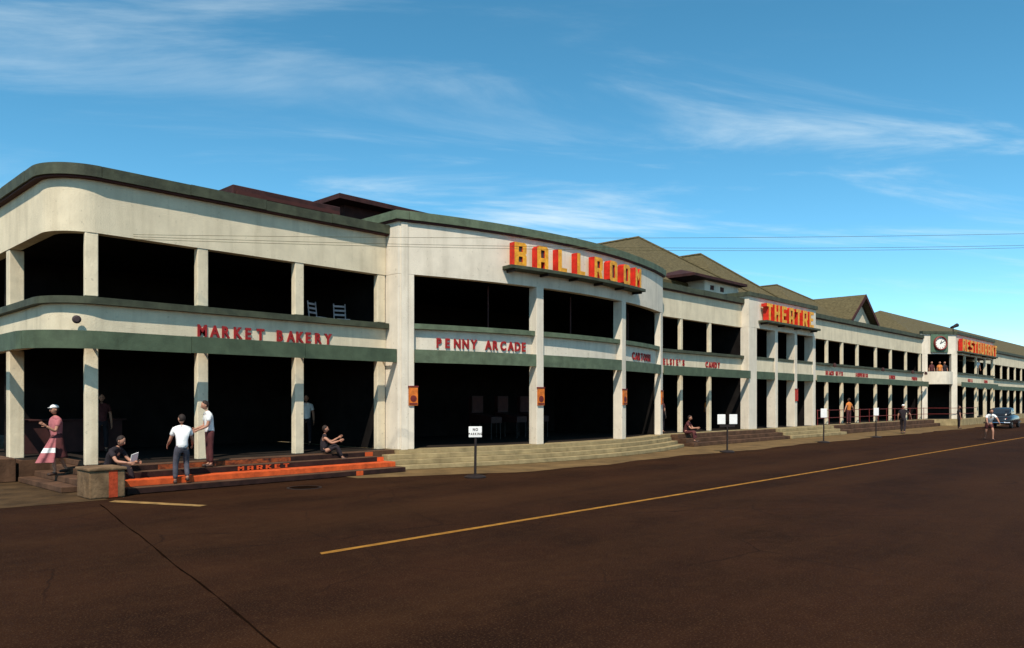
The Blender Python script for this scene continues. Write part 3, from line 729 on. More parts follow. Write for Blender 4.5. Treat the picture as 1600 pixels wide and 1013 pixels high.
# ================================================================== roofs behind the parapets
def faces_obj(name, vs, fs, m, parent): return obj(name, vs, fs, m, parent)
def hip_roof(parent, x0, x1, yf, yb, ze, px_, py_, zp, m='roof', name='roof', pyb=None):
    """ridge runs back from (px,py,zp); hipped towards the street"""
    yb2 = pyb if pyb else yb
    vs = [(x0, yf, ze), (x1, yf, ze), (x1, yb, ze), (x0, yb, ze), (px_, py_, zp), (px_, yb2, zp),
          (x0, yf, ze - 0.18), (x1, yf, ze - 0.18), (x1, yb, ze - 0.18), (x0, yb, ze - 0.18)]
    fs = [(0, 1, 4), (1, 2, 5, 4), (2, 3, 5), (3, 0, 4, 5), (0, 6, 7, 1), (1, 7, 8, 2), (2, 8, 9, 3), (3, 9, 6, 0), (6, 9, 8, 7)]
    return obj(name, vs, fs, m, parent)
def ridge_cap(parent, pts, m='roof'):
    return obj('ridge_cap', *tubeg(pts, 0.09, 6), m, parent)
h1 = thing('ballroom_hall', 'big hall with two brown hipped roofs rising behind the ballroom front', 'building', (40, 10, 0))
box('wall', 31.5, 51.0, 7.2, 27, 0.0, 8.5, 'stucco', h1)
hip_roof(h1, 31.5, 46.2, 2.0, 28, 8.5, 39.0, 6.6, 12.0)
hip_roof(h1, 41.5, 52.0, 2.1, 27.5, 8.3, 46.35, 6.6, 12.0)
ridge_cap(h1, [(39, 27, 12.03), (39, 6.6, 12.03), (46.2, 2.0, 8.53)]); ridge_cap(h1, [(46.35, 27, 12.03), (46.35, 6.6, 12.03), (52.0, 2.1, 8.33)])
h2 = thing('theatre_hall', 'brown hipped roof hall behind the THEATRE parapet', 'building', (60, 10, 0))
box('wall', 53, 67.5, 7.3, 26, 0.0, 8.2, 'stucco', h2)
hip_roof(h2, 52.5, 67.5, 2.2, 26, 8.2, 60.0, 7.5, 11.5)
ridge_cap(h2, [(60, 25, 11.53), (60, 7.5, 11.53), (67.5, 2.2, 8.23)])
h3 = thing('gabled_roof_house', 'brown gabled roof with cream gable end above the long wing', 'building', (63, 4, 7))
gx, gy, gz, hw, ge = 63.0, 1.6, 10.5, 3.0, 8.35
vs = []
for Y in (gy, 14.0):
    vs += [(gx - hw, Y, ge), (gx, Y, gz), (gx + hw, Y, ge), (gx - hw, Y, ge - 0.2), (gx, Y, gz - 0.22), (gx + hw, Y, ge - 0.2)]
fs = [(0, 1, 7, 6), (1, 2, 8, 7), (3, 9, 10, 4), (4, 10, 11, 5), (0, 3, 4, 1), (1, 4, 5, 2), (6, 7, 10, 9), (7, 8, 11, 10), (0, 6, 9, 3), (2, 5, 11, 8)]
obj('roof', vs, fs, 'roof', h3)
obj('gable_wall', *xform(prismg([(gx - hw + 0.4, 7.0), (gx + hw - 0.4, 7.0), (gx + hw - 0.4, 8.28), (gx, 10.05), (gx - hw + 0.4, 8.28)], -13.5, -2.1), Matrix(((1, 0, 0, 0), (0, 0, -1, 0), (0, 1, 0, 0), (0, 0, 0, 1)))), 'stucco', h3)
for sgn in (-1, 1):
    obj('bargeboard', [(gx, gy - 0.05, gz + 0.02), (gx + sgn * hw, gy - 0.05, ge), (gx + sgn * hw, gy - 0.05, ge - 0.3), (gx, gy - 0.05, gz - 0.32),
                       (gx, gy - 0.003, gz + 0.02), (gx + sgn * hw, gy - 0.003, ge), (gx + sgn * hw, gy - 0.003, ge - 0.3), (gx, gy - 0.003, gz - 0.32)],
        [(0, 1, 2, 3), (4, 7, 6, 5), (0, 4, 5, 1), (1, 5, 6, 2), (2, 6, 7, 3), (3, 7, 4, 0)], 'soffit', h3)
obj('pent_roof', [(gx - 2.7, 2.05, 8.35), (gx + 2.9, 2.05, 8.35), (gx + 3.1, 1.2, 8.0), (gx - 2.9, 1.2, 8.0), (gx - 2.7, 2.05, 8.2), (gx + 2.9, 2.05, 8.2), (gx + 3.1, 1.2, 7.88), (gx - 2.9, 1.2, 7.88)],
    [(0, 1, 2, 3), (4, 7, 6, 5), (0, 4, 5, 1), (1, 5, 6, 2), (2, 6, 7, 3), (3, 7, 4, 0)], 'darkroof', h3)
h4 = thing('long_roofed_hall', 'long brown ridge roof behind the clock and RESTAURANT sign', 'building', (95, 6, 0))
vs = [(72.5, 0.9, 8.0), (150, 0.9, 8.0), (150, 11, 8.0), (72.5, 11, 8.0), (79.5, 5.9, 11.0), (148, 5.9, 11.0), (72.5, 0.9, 7.85), (150, 0.9, 7.85), (150, 11, 7.85), (72.5, 11, 7.85)]
fs = [(0, 1, 5, 4), (1, 2, 5), (2, 3, 4, 5), (3, 0, 4), (0, 6, 7, 1), (1, 7, 8, 2), (2, 8, 9, 3), (3, 9, 6, 0), (6, 9, 8, 7)]
obj('roof', vs, fs, 'roof', h4)
box('wall', 73, 149, 9.2, 10.8, 0, 7.84, 'stucco', h4)
# small penthouse with maroon roof above the candy wing
ph = thing('roof_penthouse', 'small white rooftop penthouse with overhanging maroon roof above the candy wing', 'penthouse', (38.6, 2, 7.1))
obj('wall', *prismg([(37.0, 1.0), (40.8, 1.0), (40.8, 3.6), (37.0, 3.6)], 7.11, 8.75), 'white', ph)
vs = [(35.2, 0.55, 8.76), (41.0, 0.55, 8.76), (41.0, 4.2, 8.76), (35.2, 4.2, 8.76), (36.6, 2.2, 9.25), (39.9, 2.2, 9.25), (35.2, 0.55, 8.62), (41.0, 0.55, 8.62), (41.0, 4.2, 8.62), (35.2, 4.2, 8.62)]
fs = [(0, 1, 5, 4), (1, 2, 5), (2, 3, 4, 5), (3, 0, 4), (0, 6, 7, 1), (1, 7, 8, 2), (2, 8, 9, 3), (3, 9, 6, 0), (6, 9, 8, 7)]
obj('roof', vs, fs, 'darkroof', ph)
for X in (37.6, 38.7): box('vent', X, X + 0.35, 0.97, 1.02, 8.15, 8.4, 'soffit', ph)
# maroon raised roofs on the market wing
mr = thing('raised_roof', 'flat maroon raised roof behind the market cornice', 'roof', (13, 4, 7.1))
box('wall', 11.9, 15.2, 3.6, 7.0, 7.11, 8.62, 'darkroof', mr)
obj('roof', *boxg(11.5, 15.5, 3.2, 7.4, 8.62, 8.98), 'darkroof', mr, bevel=0.03)
box('gutter', 11.6, 15.4, 3.08, 3.19, 8.66, 8.78, 'soffit', mr)
mr2 = thing('low_hipped_roof', 'low maroon hipped roof behind the ballroom corner pier', 'roof', (17.5, 6, 7.1))
box('wall', 16.9, 20.4, 5.0, 8.0, 7.11, 9.66, 'darkroof', mr2)
hip_roof(mr2, 16.2, 21.0, 4.3, 8.8, 9.83, 18.7, 6.0, 10.3, 'darkroof', pyb=7.2)

# ================================================================== posters on the piers
def poster(label, path, d, off, zc_, w, h, m1, m2, group='posters fixed to the piers'):
    (px_, py_), (tx, ty) = at(path, d); nx, ny = ty, -tx
    t = thing('poster_board', label, 'poster', (px_ + nx * off, py_ + ny * off, zc_), math.atan2(ty, tx), group)
    box('panel', -w / 2, w / 2, -0.05, -0.002, -h / 2, h / 2, m1, t, local=True, bevel=0.006)
    box('top_rail', -w / 2 - 0.02, w / 2 + 0.02, -0.06, -0.002, h / 2 + 0.002, h / 2 + 0.05, m2, t, local=True)
    if m1 == 'posterorange':
        obj('print', *xform(latheg([(0.0001, 0), (w * 0.36, 0), (w * 0.36, 0.006), (0.0001, 0.006)], 14, (0, 0, 0)), Matrix.Translation((0, -0.0505, -h * 0.12)) @ Matrix.Rotation(R(90), 4, 'X')), m2, t, local=True)
        box('print_band', -w * 0.45, w * 0.45, -0.055, -0.0505, -h * 0.46, -h * 0.36, m2, t, local=True)
    return t
poster('orange poster on the broad corner pier beside PENNY ARCADE', ball_arc, 0.50, 0.003, 2.25, 0.30, 0.58, 'posterorange', 'posterdark')
poster('orange poster on the first fin column right of PENNY ARCADE', ball_arc, fins[0], 0.055, 2.25, 0.32, 0.60, 'posterorange', 'posterdark')
poster('orange poster on the second fin column under the end of BALLROOM', ball_arc, fins[1], 0.055, 2.25, 0.32, 0.60, 'posterorange', 'posterdark')
poster('orange poster on the narrow end pier before the candy wing', ball_arc, LA - 0.26, 0.003, 2.25, 0.30, 0.60, 'posterorange', 'posterdark')
poster('plain red poster on a theatre fin column', front, fx[1] - 39.2, 0.035, 2.45, 0.34, 0.70, 'posterred', 'posterdark')

# ================================================================== street signs on stands
def stand(label, X, Y, plates, zt, pw, ph_, text, rotz):
    t = thing('parking_sign', label, 'sign', (X, Y, 0.006), rotz, 'movable signs along the pavement edge')
    obj('base', *latheg([(0.30, 0), (0.30, 0.03), (0.24, 0.06), (0.06, 0.09), (0.0001, 0.09)], 20), 'iron', t, local=True)
    obj('post', *tubeg([(0, 0, 0.08), (0.012, 0, zt - ph_ - 0.02)], 0.035, 10), 'iron', t, local=True)
    if plates == 2: box('crossbar', -0.34, 0.34, -0.02, 0.02, zt - ph_ - 0.12, zt - ph_ - 0.02, 'iron', t, local=True)
    for k in range(plates):
        cx = 0 if plates == 1 else (-0.27 + 0.54 * k)
        pl = box('plate', cx - pw / 2, cx + pw / 2, -0.03, -0.005, zt - ph_, zt, 'signwhite', t, local=True, bevel=0.012)
        if text:
            for tx_, zz, hh in (('NO', zt - ph_ * 0.40, ph_ * 0.24), ('PARKING', zt - ph_ * 0.78, ph_ * 0.20)):
                d = -0.0
                gs = []
                for ch in tx_:
                    g = glyph_mesh(ch, hh, None, 0.004); gs.append((g, d)); d += max(v[0] for v in g[0]) + hh * 0.22
                for g, dx in gs:
                    vs = [(cx - (d - hh * 0.22) / 2 + dx + a, -0.031 - b, zz + c) for a, b, c in g[0]]
                    obj('painted_letter', vs, g[1], 'ink', pl, local=True)
    return t
stand('single white NO PARKING plate on iron stand before the penny arcade', 14.55, -4.72, 1, 1.40, 0.37, 0.30, True, R(-32))
stand('pair of white plates on one iron stand before the candy wing', 28.86, -4.65, 2, 1.55, 0.36, 0.40, False, R(-32))
stand('small white plate on iron stand before the long wing', 38.9, -4.62, 1, 1.72, 0.36, 0.46, False, R(-32))
stand('farthest white plate on iron stand near the red railing', 46.5, -4.62, 1, 1.70, 0.34, 0.44, False, R(-32))

# ================================================================== red railing along the long wing
rl = thing('red_railing', 'low red two-bar railing along the long wing platform', 'railing', (60, -0.42, ZP))
for zz in (0.45, 0.95):
    obj('rail', *tubeg([(48.6, -0.36, ZP + zz), (71.0, -0.36, ZP + zz), (73.9, -2.28, ZP + zz), (80, -2.28, ZP + zz)], 0.02, 8), 'redrail', rl)
for X in [48.7 + 1.86 * i for i in range(13)]:
    obj('post', *tubeg([(X, -0.36, ZP - 0.005), (X, -0.36, ZP + 1.0)], 0.022, 8), 'redrail', rl)
# bracket lamps on the long wing ledge
for i, X in enumerate((51.3, 60.65, 67.75, 71.3)):
    bt = thing('bracket_lamp', 'small brown bracket lamp hung on the long wing ledge', 'lamp', (X, -0.2, 4.4), 0, 'bracket lamps along the long wing')
    obj('arm', *tubeg([(X, -0.155, 4.52), (X, -0.42, 4.60)], 0.025, 6), 'iron', bt)
    obj('shade', *latheg([(0.05, 0.02), (0.11, -0.08), (0.13, -0.22), (0.10, -0.22)], 12, (X, -0.45, 4.58)), 'mullion', bt)
    obj('bulb', *latheg([(0.0001, -0.27), (0.05, -0.25), (0.06, -0.19), (0.03, -0.10), (0.0001, -0.10)], 10, (X, -0.45, 4.58)), 'concrete', bt)

# ================================================================== overhead cables and pole
def sag(a, b, s, n=28):
    a, b = Vector(a), Vector(b)
    return [tuple(a.lerp(b, i / n) - Vector((0, 0, s * 4 * (i / n) * (1 - i / n)))) for i in range(n + 1)]
PX, PY = 40.0, -21.9
pole = thing('utility_pole', 'tarred wooden utility pole across the road', 'utility pole', (PX, PY, 0.1))
obj('post', *tubeg([(PX, PY, 0.1), (PX, PY, 9.6)], [0.16, 0.11], 12), 'wood', pole)
box('crossarm', PX - 0.05, PX + 0.05, PY - 0.9, PY + 0.9, 8.25, 8.37, 'wood', pole)
for zz, ya, lab, za in ((8.47, 0.2, 'topmost', 6.23), (8.15, 0.6, 'middle', 6.18), (8.05, 0.4, 'lowest', 6.12)):
    tag(obj('overhead_cable', *tubeg(sag((7.3, -0.05, za), (PX, PY + ya, zz), {'topmost': 0.24, 'middle': 0.37, 'lowest': 0.38}[lab]), 0.0055, 6), 'wire'), lab + ' of three thin cables crossing before the facade', 'cable', 'overhead cables')

# ================================================================== pinball machines in the arcade gloom
for i, (X, Y) in enumerate(((21.9, 2.4), (23.4, 2.4), (24.8, 2.4))):
    t = thing('pinball_machine', 'pinball machine in the dark penny arcade', 'pinball machine', (X, Y, ZP + 0.006), 0, 'pinball machines in the arcade')
    obj('cabinet', [(-0.3, -0.65, 0.65), (0.3, -0.65, 0.65), (0.3, 0.65, 0.65), (-0.3, 0.65, 0.65), (-0.3, -0.65, 0.9), (0.3, -0.65, 0.9), (0.3, 0.65, 1.05), (-0.3, 0.65, 1.05)], boxg(0, 1, 0, 1, 0, 1)[1], 'cabinet', t, local=True, bevel=0.01)
    box('backbox', -0.32, 0.32, 0.45, 0.65, 1.055, 1.75, 'cabinet', t, local=True, bevel=0.01)
    box('backglass', -0.27, 0.27, 0.44, 0.449, 1.12, 1.68, 'mullion', t, local=True)
    for sx in (-0.26, 0.26):
        for sy in (-0.6, 0.6): obj('leg', *tubeg([(sx, sy, 0), (sx, sy, 0.66)], 0.025, 6), 'iron', t, local=True)
# white chairs in the upper gallery
for X, Y, rz, lab in ((13.3, 1.15, 20, 'white slatted chair in the upper gallery beside a market column'), (14.15, 1.1, -15, 'white slatted chair in the upper gallery beside the ballroom pier')):
    t = thing('gallery_chair', lab, 'chair', (X, Y, 4.283), R(rz), 'white chairs in the upper gallery')
    box('seat', -0.21, 0.21, -0.21, 0.21, 0.42, 0.46, 'palewood', t, local=True)
    for sx in (-0.19, 0.19):
        obj('leg', *tubeg([(sx, -0.19, 0), (sx, -0.19, 0.419)], 0.02, 6), 'palewood', t, local=True)
        obj('back_post', *tubeg([(sx, 0.19, 0.0), (sx, 0.19, 0.45), (sx, 0.25, 0.98)], 0.02, 6), 'palewood', t, local=True)
    for zz in (0.62, 0.76, 0.90): box('slat', -0.19, 0.19, 0.20 + (zz - 0.45) * 0.1, 0.22 + (zz - 0.45) * 0.1, zz - 0.03, zz + 0.03, 'palewood', t, local=True)
# market counter
ct = thing('market_counter', 'dark counter with red trim in the shade behind the corner', 'counter', (7.5, 6.0, ZP))
box('body', 6.2, 9.0, 5.5, 6.3, ZP + 0.007, ZP + 0.95, 'mullion', ct, bevel=0.01)
box('top', 6.1, 9.1, 5.4, 6.4, ZP + 0.952, ZP + 1.0, 'mullion', ct, bevel=0.01)

# ================================================================== car at the far right
def car(X, Y, rotz):
    t = thing('parked_car', 'black rounded sedan parked far along the kerb near the restaurant block', 'car', (X, Y, 0.006), rotz)
    def loft(secs, n=18):
        vs, fs = [], []
        for x_, w_, z0_, z1_, p_ in secs:
            for k in range(n):
                a = 2 * math.pi * k / n
                c_, s_ = math.cos(a), math.sin(a)
                yy = math.copysign(abs(c_) ** p_, c_) * w_; zz = (z0_ + z1_) / 2 + math.copysign(abs(s_) ** p_, s_) * (z1_ - z0_) / 2
                vs.append((x_, yy, zz))
        for i in range(len(secs) - 1):
            for k in range(n): fs.append((i * n + k, i * n + (k + 1) % n, (i + 1) * n + (k + 1) % n, (i + 1) * n + k))
        fs.append(tuple(range(n - 1, -1, -1))); fs.append(tuple(range((len(secs) - 1) * n, len(secs) * n)))
        return vs, fs
    obj('body', *loft([(-2.5, 0.55, 0.45, 0.72, .6), (-2.35, 0.78, 0.34, 0.88, .5), (-1.6, 0.9, 0.28, 1.0, .45), (-0.6, 0.92, 0.26, 1.04, .4), (0.7, 0.92, 0.26, 1.04, .4), (1.6, 0.88, 0.28, 1.0, .45), (2.3, 0.74, 0.34, 0.9, .55), (2.48, 0.5, 0.45, 0.75, .6)]), 'carpaint', t, local=True, smooth=True)
    cab = obj('cabin', *loft([(-1.75, 0.5, 0.95, 1.02, .6), (-1.3, 0.68, 0.93, 1.38, .5), (-0.7, 0.72, 0.93, 1.58, .45), (0.2, 0.72, 0.93, 1.60, .45), (0.75, 0.68, 0.93, 1.42, .5), (1.1, 0.55, 0.93, 1.05, .6)]), 'carpaint', t, local=True, smooth=True)
    for sgn in (-1, 1):
        for a, b in ((-0.95, -0.35), (-0.25, 0.45)):
            obj('side_window', [(a, sgn * 0.725, 1.1), (b, sgn * 0.725, 1.1), (b - 0.05, sgn * 0.70, 1.44), (a + 0.05, sgn * 0.70, 1.44)], [(0, 1, 2, 3)], 'glass', cab, local=True)
        for xw in (-1.5, 1.55):
            wv = thing('wheel', '', ''); del wv['label']; del wv['category']; wv.parent = t; wv.location = (xw, sgn * 0.78, 0.34)
            mx = Matrix.Rotation(R(90), 4, 'X')
            obj('tyre', *xform(latheg([(0.2, -0.09), (0.32, -0.09), (0.34, -0.05), (0.34, 0.05), (0.32, 0.09), (0.2, 0.09)], 20), mx), 'rubber', wv, local=True)
            obj('hubcap', *xform(latheg([(0.0001, -0.10), (0.15, -0.095), (0.19, -0.06), (0.19, 0.06), (0.15, 0.095), (0.0001, 0.10)], 16), mx), 'chrome', wv, local=True)
        obj('tail_light', *xform(latheg([(0.0001, 0), (0.06, 0), (0.05, 0.05), (0.0001, 0.06)], 10), Matrix.Translation((-2.36, sgn * 0.6, 0.74)) @ Matrix.Rotation(R(-90), 4, 'Y')), 'posterred', t, local=True)
        obj('headlight', *xform(latheg([(0.0001, 0), (0.1, 0), (0.08, 0.05), (0.0001, 0.07)], 12), Matrix.Translation((2.28, sgn * 0.58, 0.74)) @ Matrix.Rotation(R(90), 4, 'Y')), 'glass', t, local=True)
    obj('rear_window', [(-1.66, -0.42, 1.12), (-1.66, 0.42, 1.12), (-1.36, 0.38, 1.40), (-1.36, -0.38, 1.40)], [(0, 1, 2, 3)], 'glass', cab, local=True)
    obj('bumper', *tubeg([(-2.45, -0.85, 0.45), (-2.62, -0.5, 0.45), (-2.66, 0, 0.45), (-2.62, 0.5, 0.45), (-2.45, 0.85, 0.45)], 0.06, 8), 'chrome', t, local=True)
    obj('bumper', *tubeg([(2.42, -0.85, 0.45), (2.58, -0.5, 0.45), (2.62, 0, 0.45), (2.58, 0.5, 0.45), (2.42, 0.85, 0.45)], 0.06, 8), 'chrome', t, local=True)
    return t
car(70.5, -6.2, R(2))

# ================================================================== people
def skin_mesh(chains, sub_=1):
    """chains: list of [(pos, rx, ry)...]; points equal in position are merged"""
    idx, vs, rad, es = {}, [], [], []
    def vid(p, r1, r2):
        k = tuple(round(c, 4) for c in p)
        if k not in idx: idx[k] = len(vs); vs.append(tuple(p)); rad.append((r1, r2))
        return idx[k]
    for ch in chains:
        ids = [vid(*p) for p in ch]
        for a, b in zip(ids, ids[1:]):
            if a != b: es.append((a, b))
    me = bpy.data.meshes.new('tmp'); me.from_pydata(vs, es, [])
    o = bpy.data.objects.new('tmp', me); link(o)
    o.modifiers.new('s', 'SKIN')
    for i, s_ in enumerate(me.skin_vertices[0].data):
        s_.radius = rad[i]; s_.use_root = (i == 0)
    o.modifiers['s'].use_smooth_shade = True
    if sub_:
        sb = o.modifiers.new('u', 'SUBSURF'); sb.levels = sub_; sb.render_levels = sub_
    dg = bpy.context.evaluated_depsgraph_get(); dg.update()
    m2 = bpy.data.meshes.new_from_object(o.evaluated_get(dg))
    g = ([tuple(v.co) for v in m2.vertices], [tuple(p.vertices) for p in m2.polygons])
    bpy.data.objects.remove(o); bpy.data.meshes.remove(me); bpy.data.meshes.remove(m2)
    return g
def sph(c, rx, ry, rz, n=14, m=10, f=None):
    vs, fs = [], []
    for i in range(m + 1):
        t = math.pi * i / m
        for k in range(n):
            a = 2 * math.pi * k / n
            p = [rx * math.sin(t) * math.cos(a), ry * math.sin(t) * math.sin(a), rz * math.cos(t)]
            if f: p = f(p)
            vs.append((c[0] + p[0], c[1] + p[1], c[2] + p[2]))
    for i in range(m):
        for k in range(n): fs.append((i * n + k, i * n + (k + 1) % n, (i + 1) * n + (k + 1) % n, (i + 1) * n + k))
    return vs, fs
def V(*a): return Vector(a)
def person(label, loc, rotz, top='tshirt', bottom='darkcloth', hair='hair', lean=0.0, bend=0.0, armL=None, armR=None, legL=None, legR=None,
           seat=None, headturn=0.0, nod=0.0, sleeves='short', skirt=False, shorts=False, cap=None, scale=1.0, female=False, group=None):
    """local frame faces -Y, +X is the person's left. arms/legs: (upper direction, lower direction)"""
    t = thing('person', label, 'person', loc, rotz, group)
    t.scale = (scale,) * 3
    nz = lambda v: Vector(v).normalized()
    aL = armL or ((0.22, -0.02, -1), (0.06, -0.18, -1)); aR = armR or ((-0.22, -0.02, -1), (-0.06, -0.18, -1))
    lL = legL or ((0.05, -0.02, -1), (0.02, 0.04, -1)); lR = legR or ((-0.05, -0.02, -1), (-0.02, 0.04, -1))
    TH_L, SH_L = 0.43, 0.42
    hL, hR = V(0.095, 0, 0), V(-0.095, 0, 0)
    kL = hL + nz(lL[0]) * TH_L; kR = hR + nz(lR[0]) * TH_L
    fL = kL + nz(lL[1]) * SH_L; fR = kR + nz(lR[1]) * SH_L
    low = min(fL.z, fR.z) - 0.075
    pel = V(0, 0, -low) if seat is None else V(0, 0, seat + 0.09)
    sh = lambda p: p + pel
    rot = Matrix.Rotation(lean, 3, 'X')
    rot2 = Matrix.Rotation(lean + bend, 3, 'X')
    waist = rot @ V(0, 0, 0.16); chest = waist + rot2 @ V(0, 0.0, 0.22); nb = chest + rot2 @ V(0, 0.005, 0.14)
    hr = Matrix.Rotation(lean * 0.5 + bend * 0.4 + nod, 3, 'X')
    hb = nb + hr @ V(0, -0.01, 0.07); hc = hb + hr @ V(0, -0.015, 0.125)
    shw = 0.165 if female else 0.185
    sL = chest + rot2 @ V(shw, 0, 0.07); sR = chest + rot2 @ V(-shw, 0, 0.07)
    eL = sL + nz(aL[0]) * 0.29; eR = sR + nz(aR[0]) * 0.29
    wL = eL + nz(aL[1]) * 0.25; wR = eR + nz(aR[1]) * 0.25
    P_ = lambda v, a, b=None: (sh(v), a, b if b else a)
    ch = []
    ch.append([P_(V(0, 0, 0.02), 0.13, 0.10), P_(waist, 0.10, 0.085), P_(chest, 0.115, 0.092), P_(nb, 0.058, 0.058), P_(hb, 0.05, 0.052)])
    for h, k, f, s_ in ((hL, kL, fL, lL), (hR, kR, fR, lR)):
        dn = nz(s_[1]); fwd = V(0, -1, 0) if abs(dn.y) < 0.8 else V(0, -0.6, 0.3)
        toe = f + fwd * 0.15 + V(0, 0, -0.045); heel = f + V(0, 0.03, -0.03)
        ch.append([P_(V(0, 0, 0.02), 0.13, 0.10), P_(h + nz(s_[0]) * 0.06, 0.085), P_(k, 0.056), P_(k + nz(s_[1]) * 0.13, 0.055), P_(f, 0.038), P_(toe, 0.024, 0.022)])
    for s_, e, w, a, sg in ((sL, eL, wL, aL, 1), (sR, eR, wR, aR, -1)):
        ch.append([P_(chest, 0.115, 0.092), P_(s_, 0.055), P_(e, 0.042), P_(e + nz(a[1]) * 0.08, 0.041), P_(w, 0.026)])
    body = skin_mesh(ch, 1)
    # hands: palm and five fingers each, rooted in the palm
    gs = [body]
    for w, a, sg in ((wL, aL, 1), (wR, aR, -1)):
        d = nz(a[1]); side = d.cross(V(sg, 0, 0)); side = side.normalized() if side.length > 0.2 else V(0, -1, 0)
        if side.y > 0: side = -side
        inn = d.cross(side).normalized()
        if inn.x * sg > 0: inn = -inn
        pc = w + d * 0.075
        hand = [[P_(w - d * 0.02, 0.026), P_(w + d * 0.03, 0.018, 0.03), P_(pc, 0.016, 0.036), P_(pc + d * 0.02, 0.014, 0.034)]]
        gs.append(skin_mesh(hand, 1))
        for j, ln_ in enumerate((0.070, 0.080, 0.075, 0.058)):
            b0 = w + d * 0.075 + side * (0.027 - 0.018 * j)
            k1 = b0 + d * (ln_ * 0.45 + 0.02) + inn * 0.004; k2 = k1 + (d + inn * 0.7).normalized() * ln_ * 0.33; k3 = k2 + (d * 0.6 + inn).normalized() * ln_ * 0.25
            gs.append(tubeg([sh(b0), sh(k1), sh(k2), sh(k3)], [0.0095, 0.009, 0.008, 0.006], 6))
        b0 = w + d * 0.03 + side * 0.025; k1 = b0 + (d * 0.6 + side * 0.8).normalized() * 0.04; k2 = k1 + (d + inn * 0.3).normalized() * 0.03
        gs.append(tubeg([sh(b0), sh(k1), sh(k2)], [0.012, 0.010, 0.007], 6))
    hm = Matrix.Translation(sh(hc)) @ (hr @ Matrix.Rotation(headturn, 3, 'Z')).to_4x4()
    def hf(p):
        x_, y_, z_ = p
        if z_ < 0: x_ *= 1 - 0.28 * (-z_ / 0.118); y_ *= 1 - 0.12 * (-z_ / 0.118) if y_ < 0 else 1 - 0.35 * (-z_ / 0.118)
        return [x_, y_, z_]
    gs.append(xform(sph((0, 0, 0), 0.076, 0.094, 0.118, 16, 12, hf), hm))
    gs.append(xform(tubeg([(0, -0.086, 0.015), (0, -0.104, -0.015), (0, -0.108, -0.028), (0, -0.085, -0.034)], [0.008, 0.012, 0.015, 0.010], 6), hm))
    for sg in (-1, 1): gs.append(xform(sph((sg * 0.078, 0.005, -0.005), 0.012, 0.02, 0.032, 8, 6), hm))
    obj('body', *merge(*gs), 'skin', t, local=True, smooth=True)
    for sg in (-1, 1): obj('eye', *xform(sph((sg * 0.031, -0.084, 0.012), 0.011, 0.008, 0.007, 8, 6), hm), 'ink', t, local=True)
    obj('mouth', *xform(sph((0, -0.084, -0.058), 0.022, 0.008, 0.006, 8, 6), hm), 'posterdark', t, local=True)
    if cap:
        obj('cap', *xform(merge(sph((0, 0.006, 0.055), 0.090, 0.106, 0.075, 14, 8, lambda p: [p[0], p[1], max(p[2], -0.01)]), sph((0, -0.09, 0.05), 0.06, 0.06, 0.008, 12, 6)), hm), cap, t, local=True, smooth=True)
    if hair:
        obj('hair', *xform(sph((0, 0.014, 0.022), 0.086, 0.098, 0.112, 14, 10, lambda p: [p[0], max(p[1], -0.055 - 0.25 * max(0, p[2] - 0.03)), max(p[2], (-0.11 if female else -0.075) if p[1] > -0.02 else 0.045)]), hm), hair, t, local=True, smooth=True)
    # shirt
    if top:
        tor = [P_(V(0, 0, -0.05), 0.160, 0.140), P_(V(0, 0, 0.07), 0.158, 0.136), P_(waist, 0.146, 0.126), P_(chest, 0.166, 0.135), P_(nb - (nb - chest) * 0.15, 0.078, 0.075)]
        cc = [tor]
        for s_, e, a in ((sL, eL, aL), (sR, eR, aR)):
            en = s_ + (e - s_) * (0.62 if sleeves == 'short' else 0.98)
            arm = [P_(chest, 0.166, 0.135), P_(s_, 0.074), P_(en, 0.066)]
            if sleeves == 'long': arm.append(P_((wL if s_ is sL else wR), 0.042))
            if sleeves != 'none': cc.append(arm)
        trap = [tubeg([sh(nb + V(0, 0, -0.015)), sh(nb.lerp(q_, 0.5) + V(0, 0, 0.004)), sh(q_ + V(0, 0, 0.0))], [0.072, 0.066, 0.066], 10) for q_ in (sL, sR)]
        obj('shirt', *merge(skin_mesh(cc, 1), *trap), top, t, local=True, smooth=True)
    if skirt:
        n = 18; vs, fs = [], []
        kx = (kL + kR) / 2
        rings = [(V(0, 0, 0.13), 0.135, 0.11), (V(0, 0, -0.02), 0.185, 0.15), (kx * 0.6, 0.22, 0.19), (kx * 1.02, 0.27, 0.25), (kx * 1.12, 0.285, 0.27)]
        for c_, a_, b_ in rings:
            for k in range(n):
                tt = 2 * math.pi * k / n; w_ = 1 + 0.06 * math.sin(tt * 6) * (a_ > 0.2)
                p = sh(c_); vs.append((p.x + a_ * w_ * math.cos(tt), p.y + b_ * w_ * math.sin(tt), p.z))
        for i in range(len(rings) - 1):
            for k in range(n): fs.append((i * n + k, i * n + (k + 1) % n, (i + 1) * n + (k + 1) % n, (i + 1) * n + k))
        o = obj('skirt', vs, fs, bottom, t, local=True, smooth=True)
        sm = o.modifiers.new('thick', 'SOLIDIFY'); sm.thickness = 0.008
    elif bottom:
        cc = [[P_(V(0, 0, 0.10), 0.138, 0.112), P_(V(0, 0, 0.02), 0.150, 0.118)]]
        for h, k, f, s_ in ((hL, kL, fL, lL), (hR, kR, fR, lR)):
            leg = [P_(V(0, 0, 0.02), 0.150, 0.118), P_(h + nz(s_[0]) * 0.06, 0.102), P_(k - (k - h) * (0.25 if shorts else 0), 0.085 if shorts else 0.074)]
            if not shorts: leg.append(P_(f - nz(s_[1]) * 0.03, 0.062))
            cc.append(leg)
        obj('shorts' if shorts else 'trousers', *skin_mesh(cc, 1), bottom, t, local=True, smooth=True)
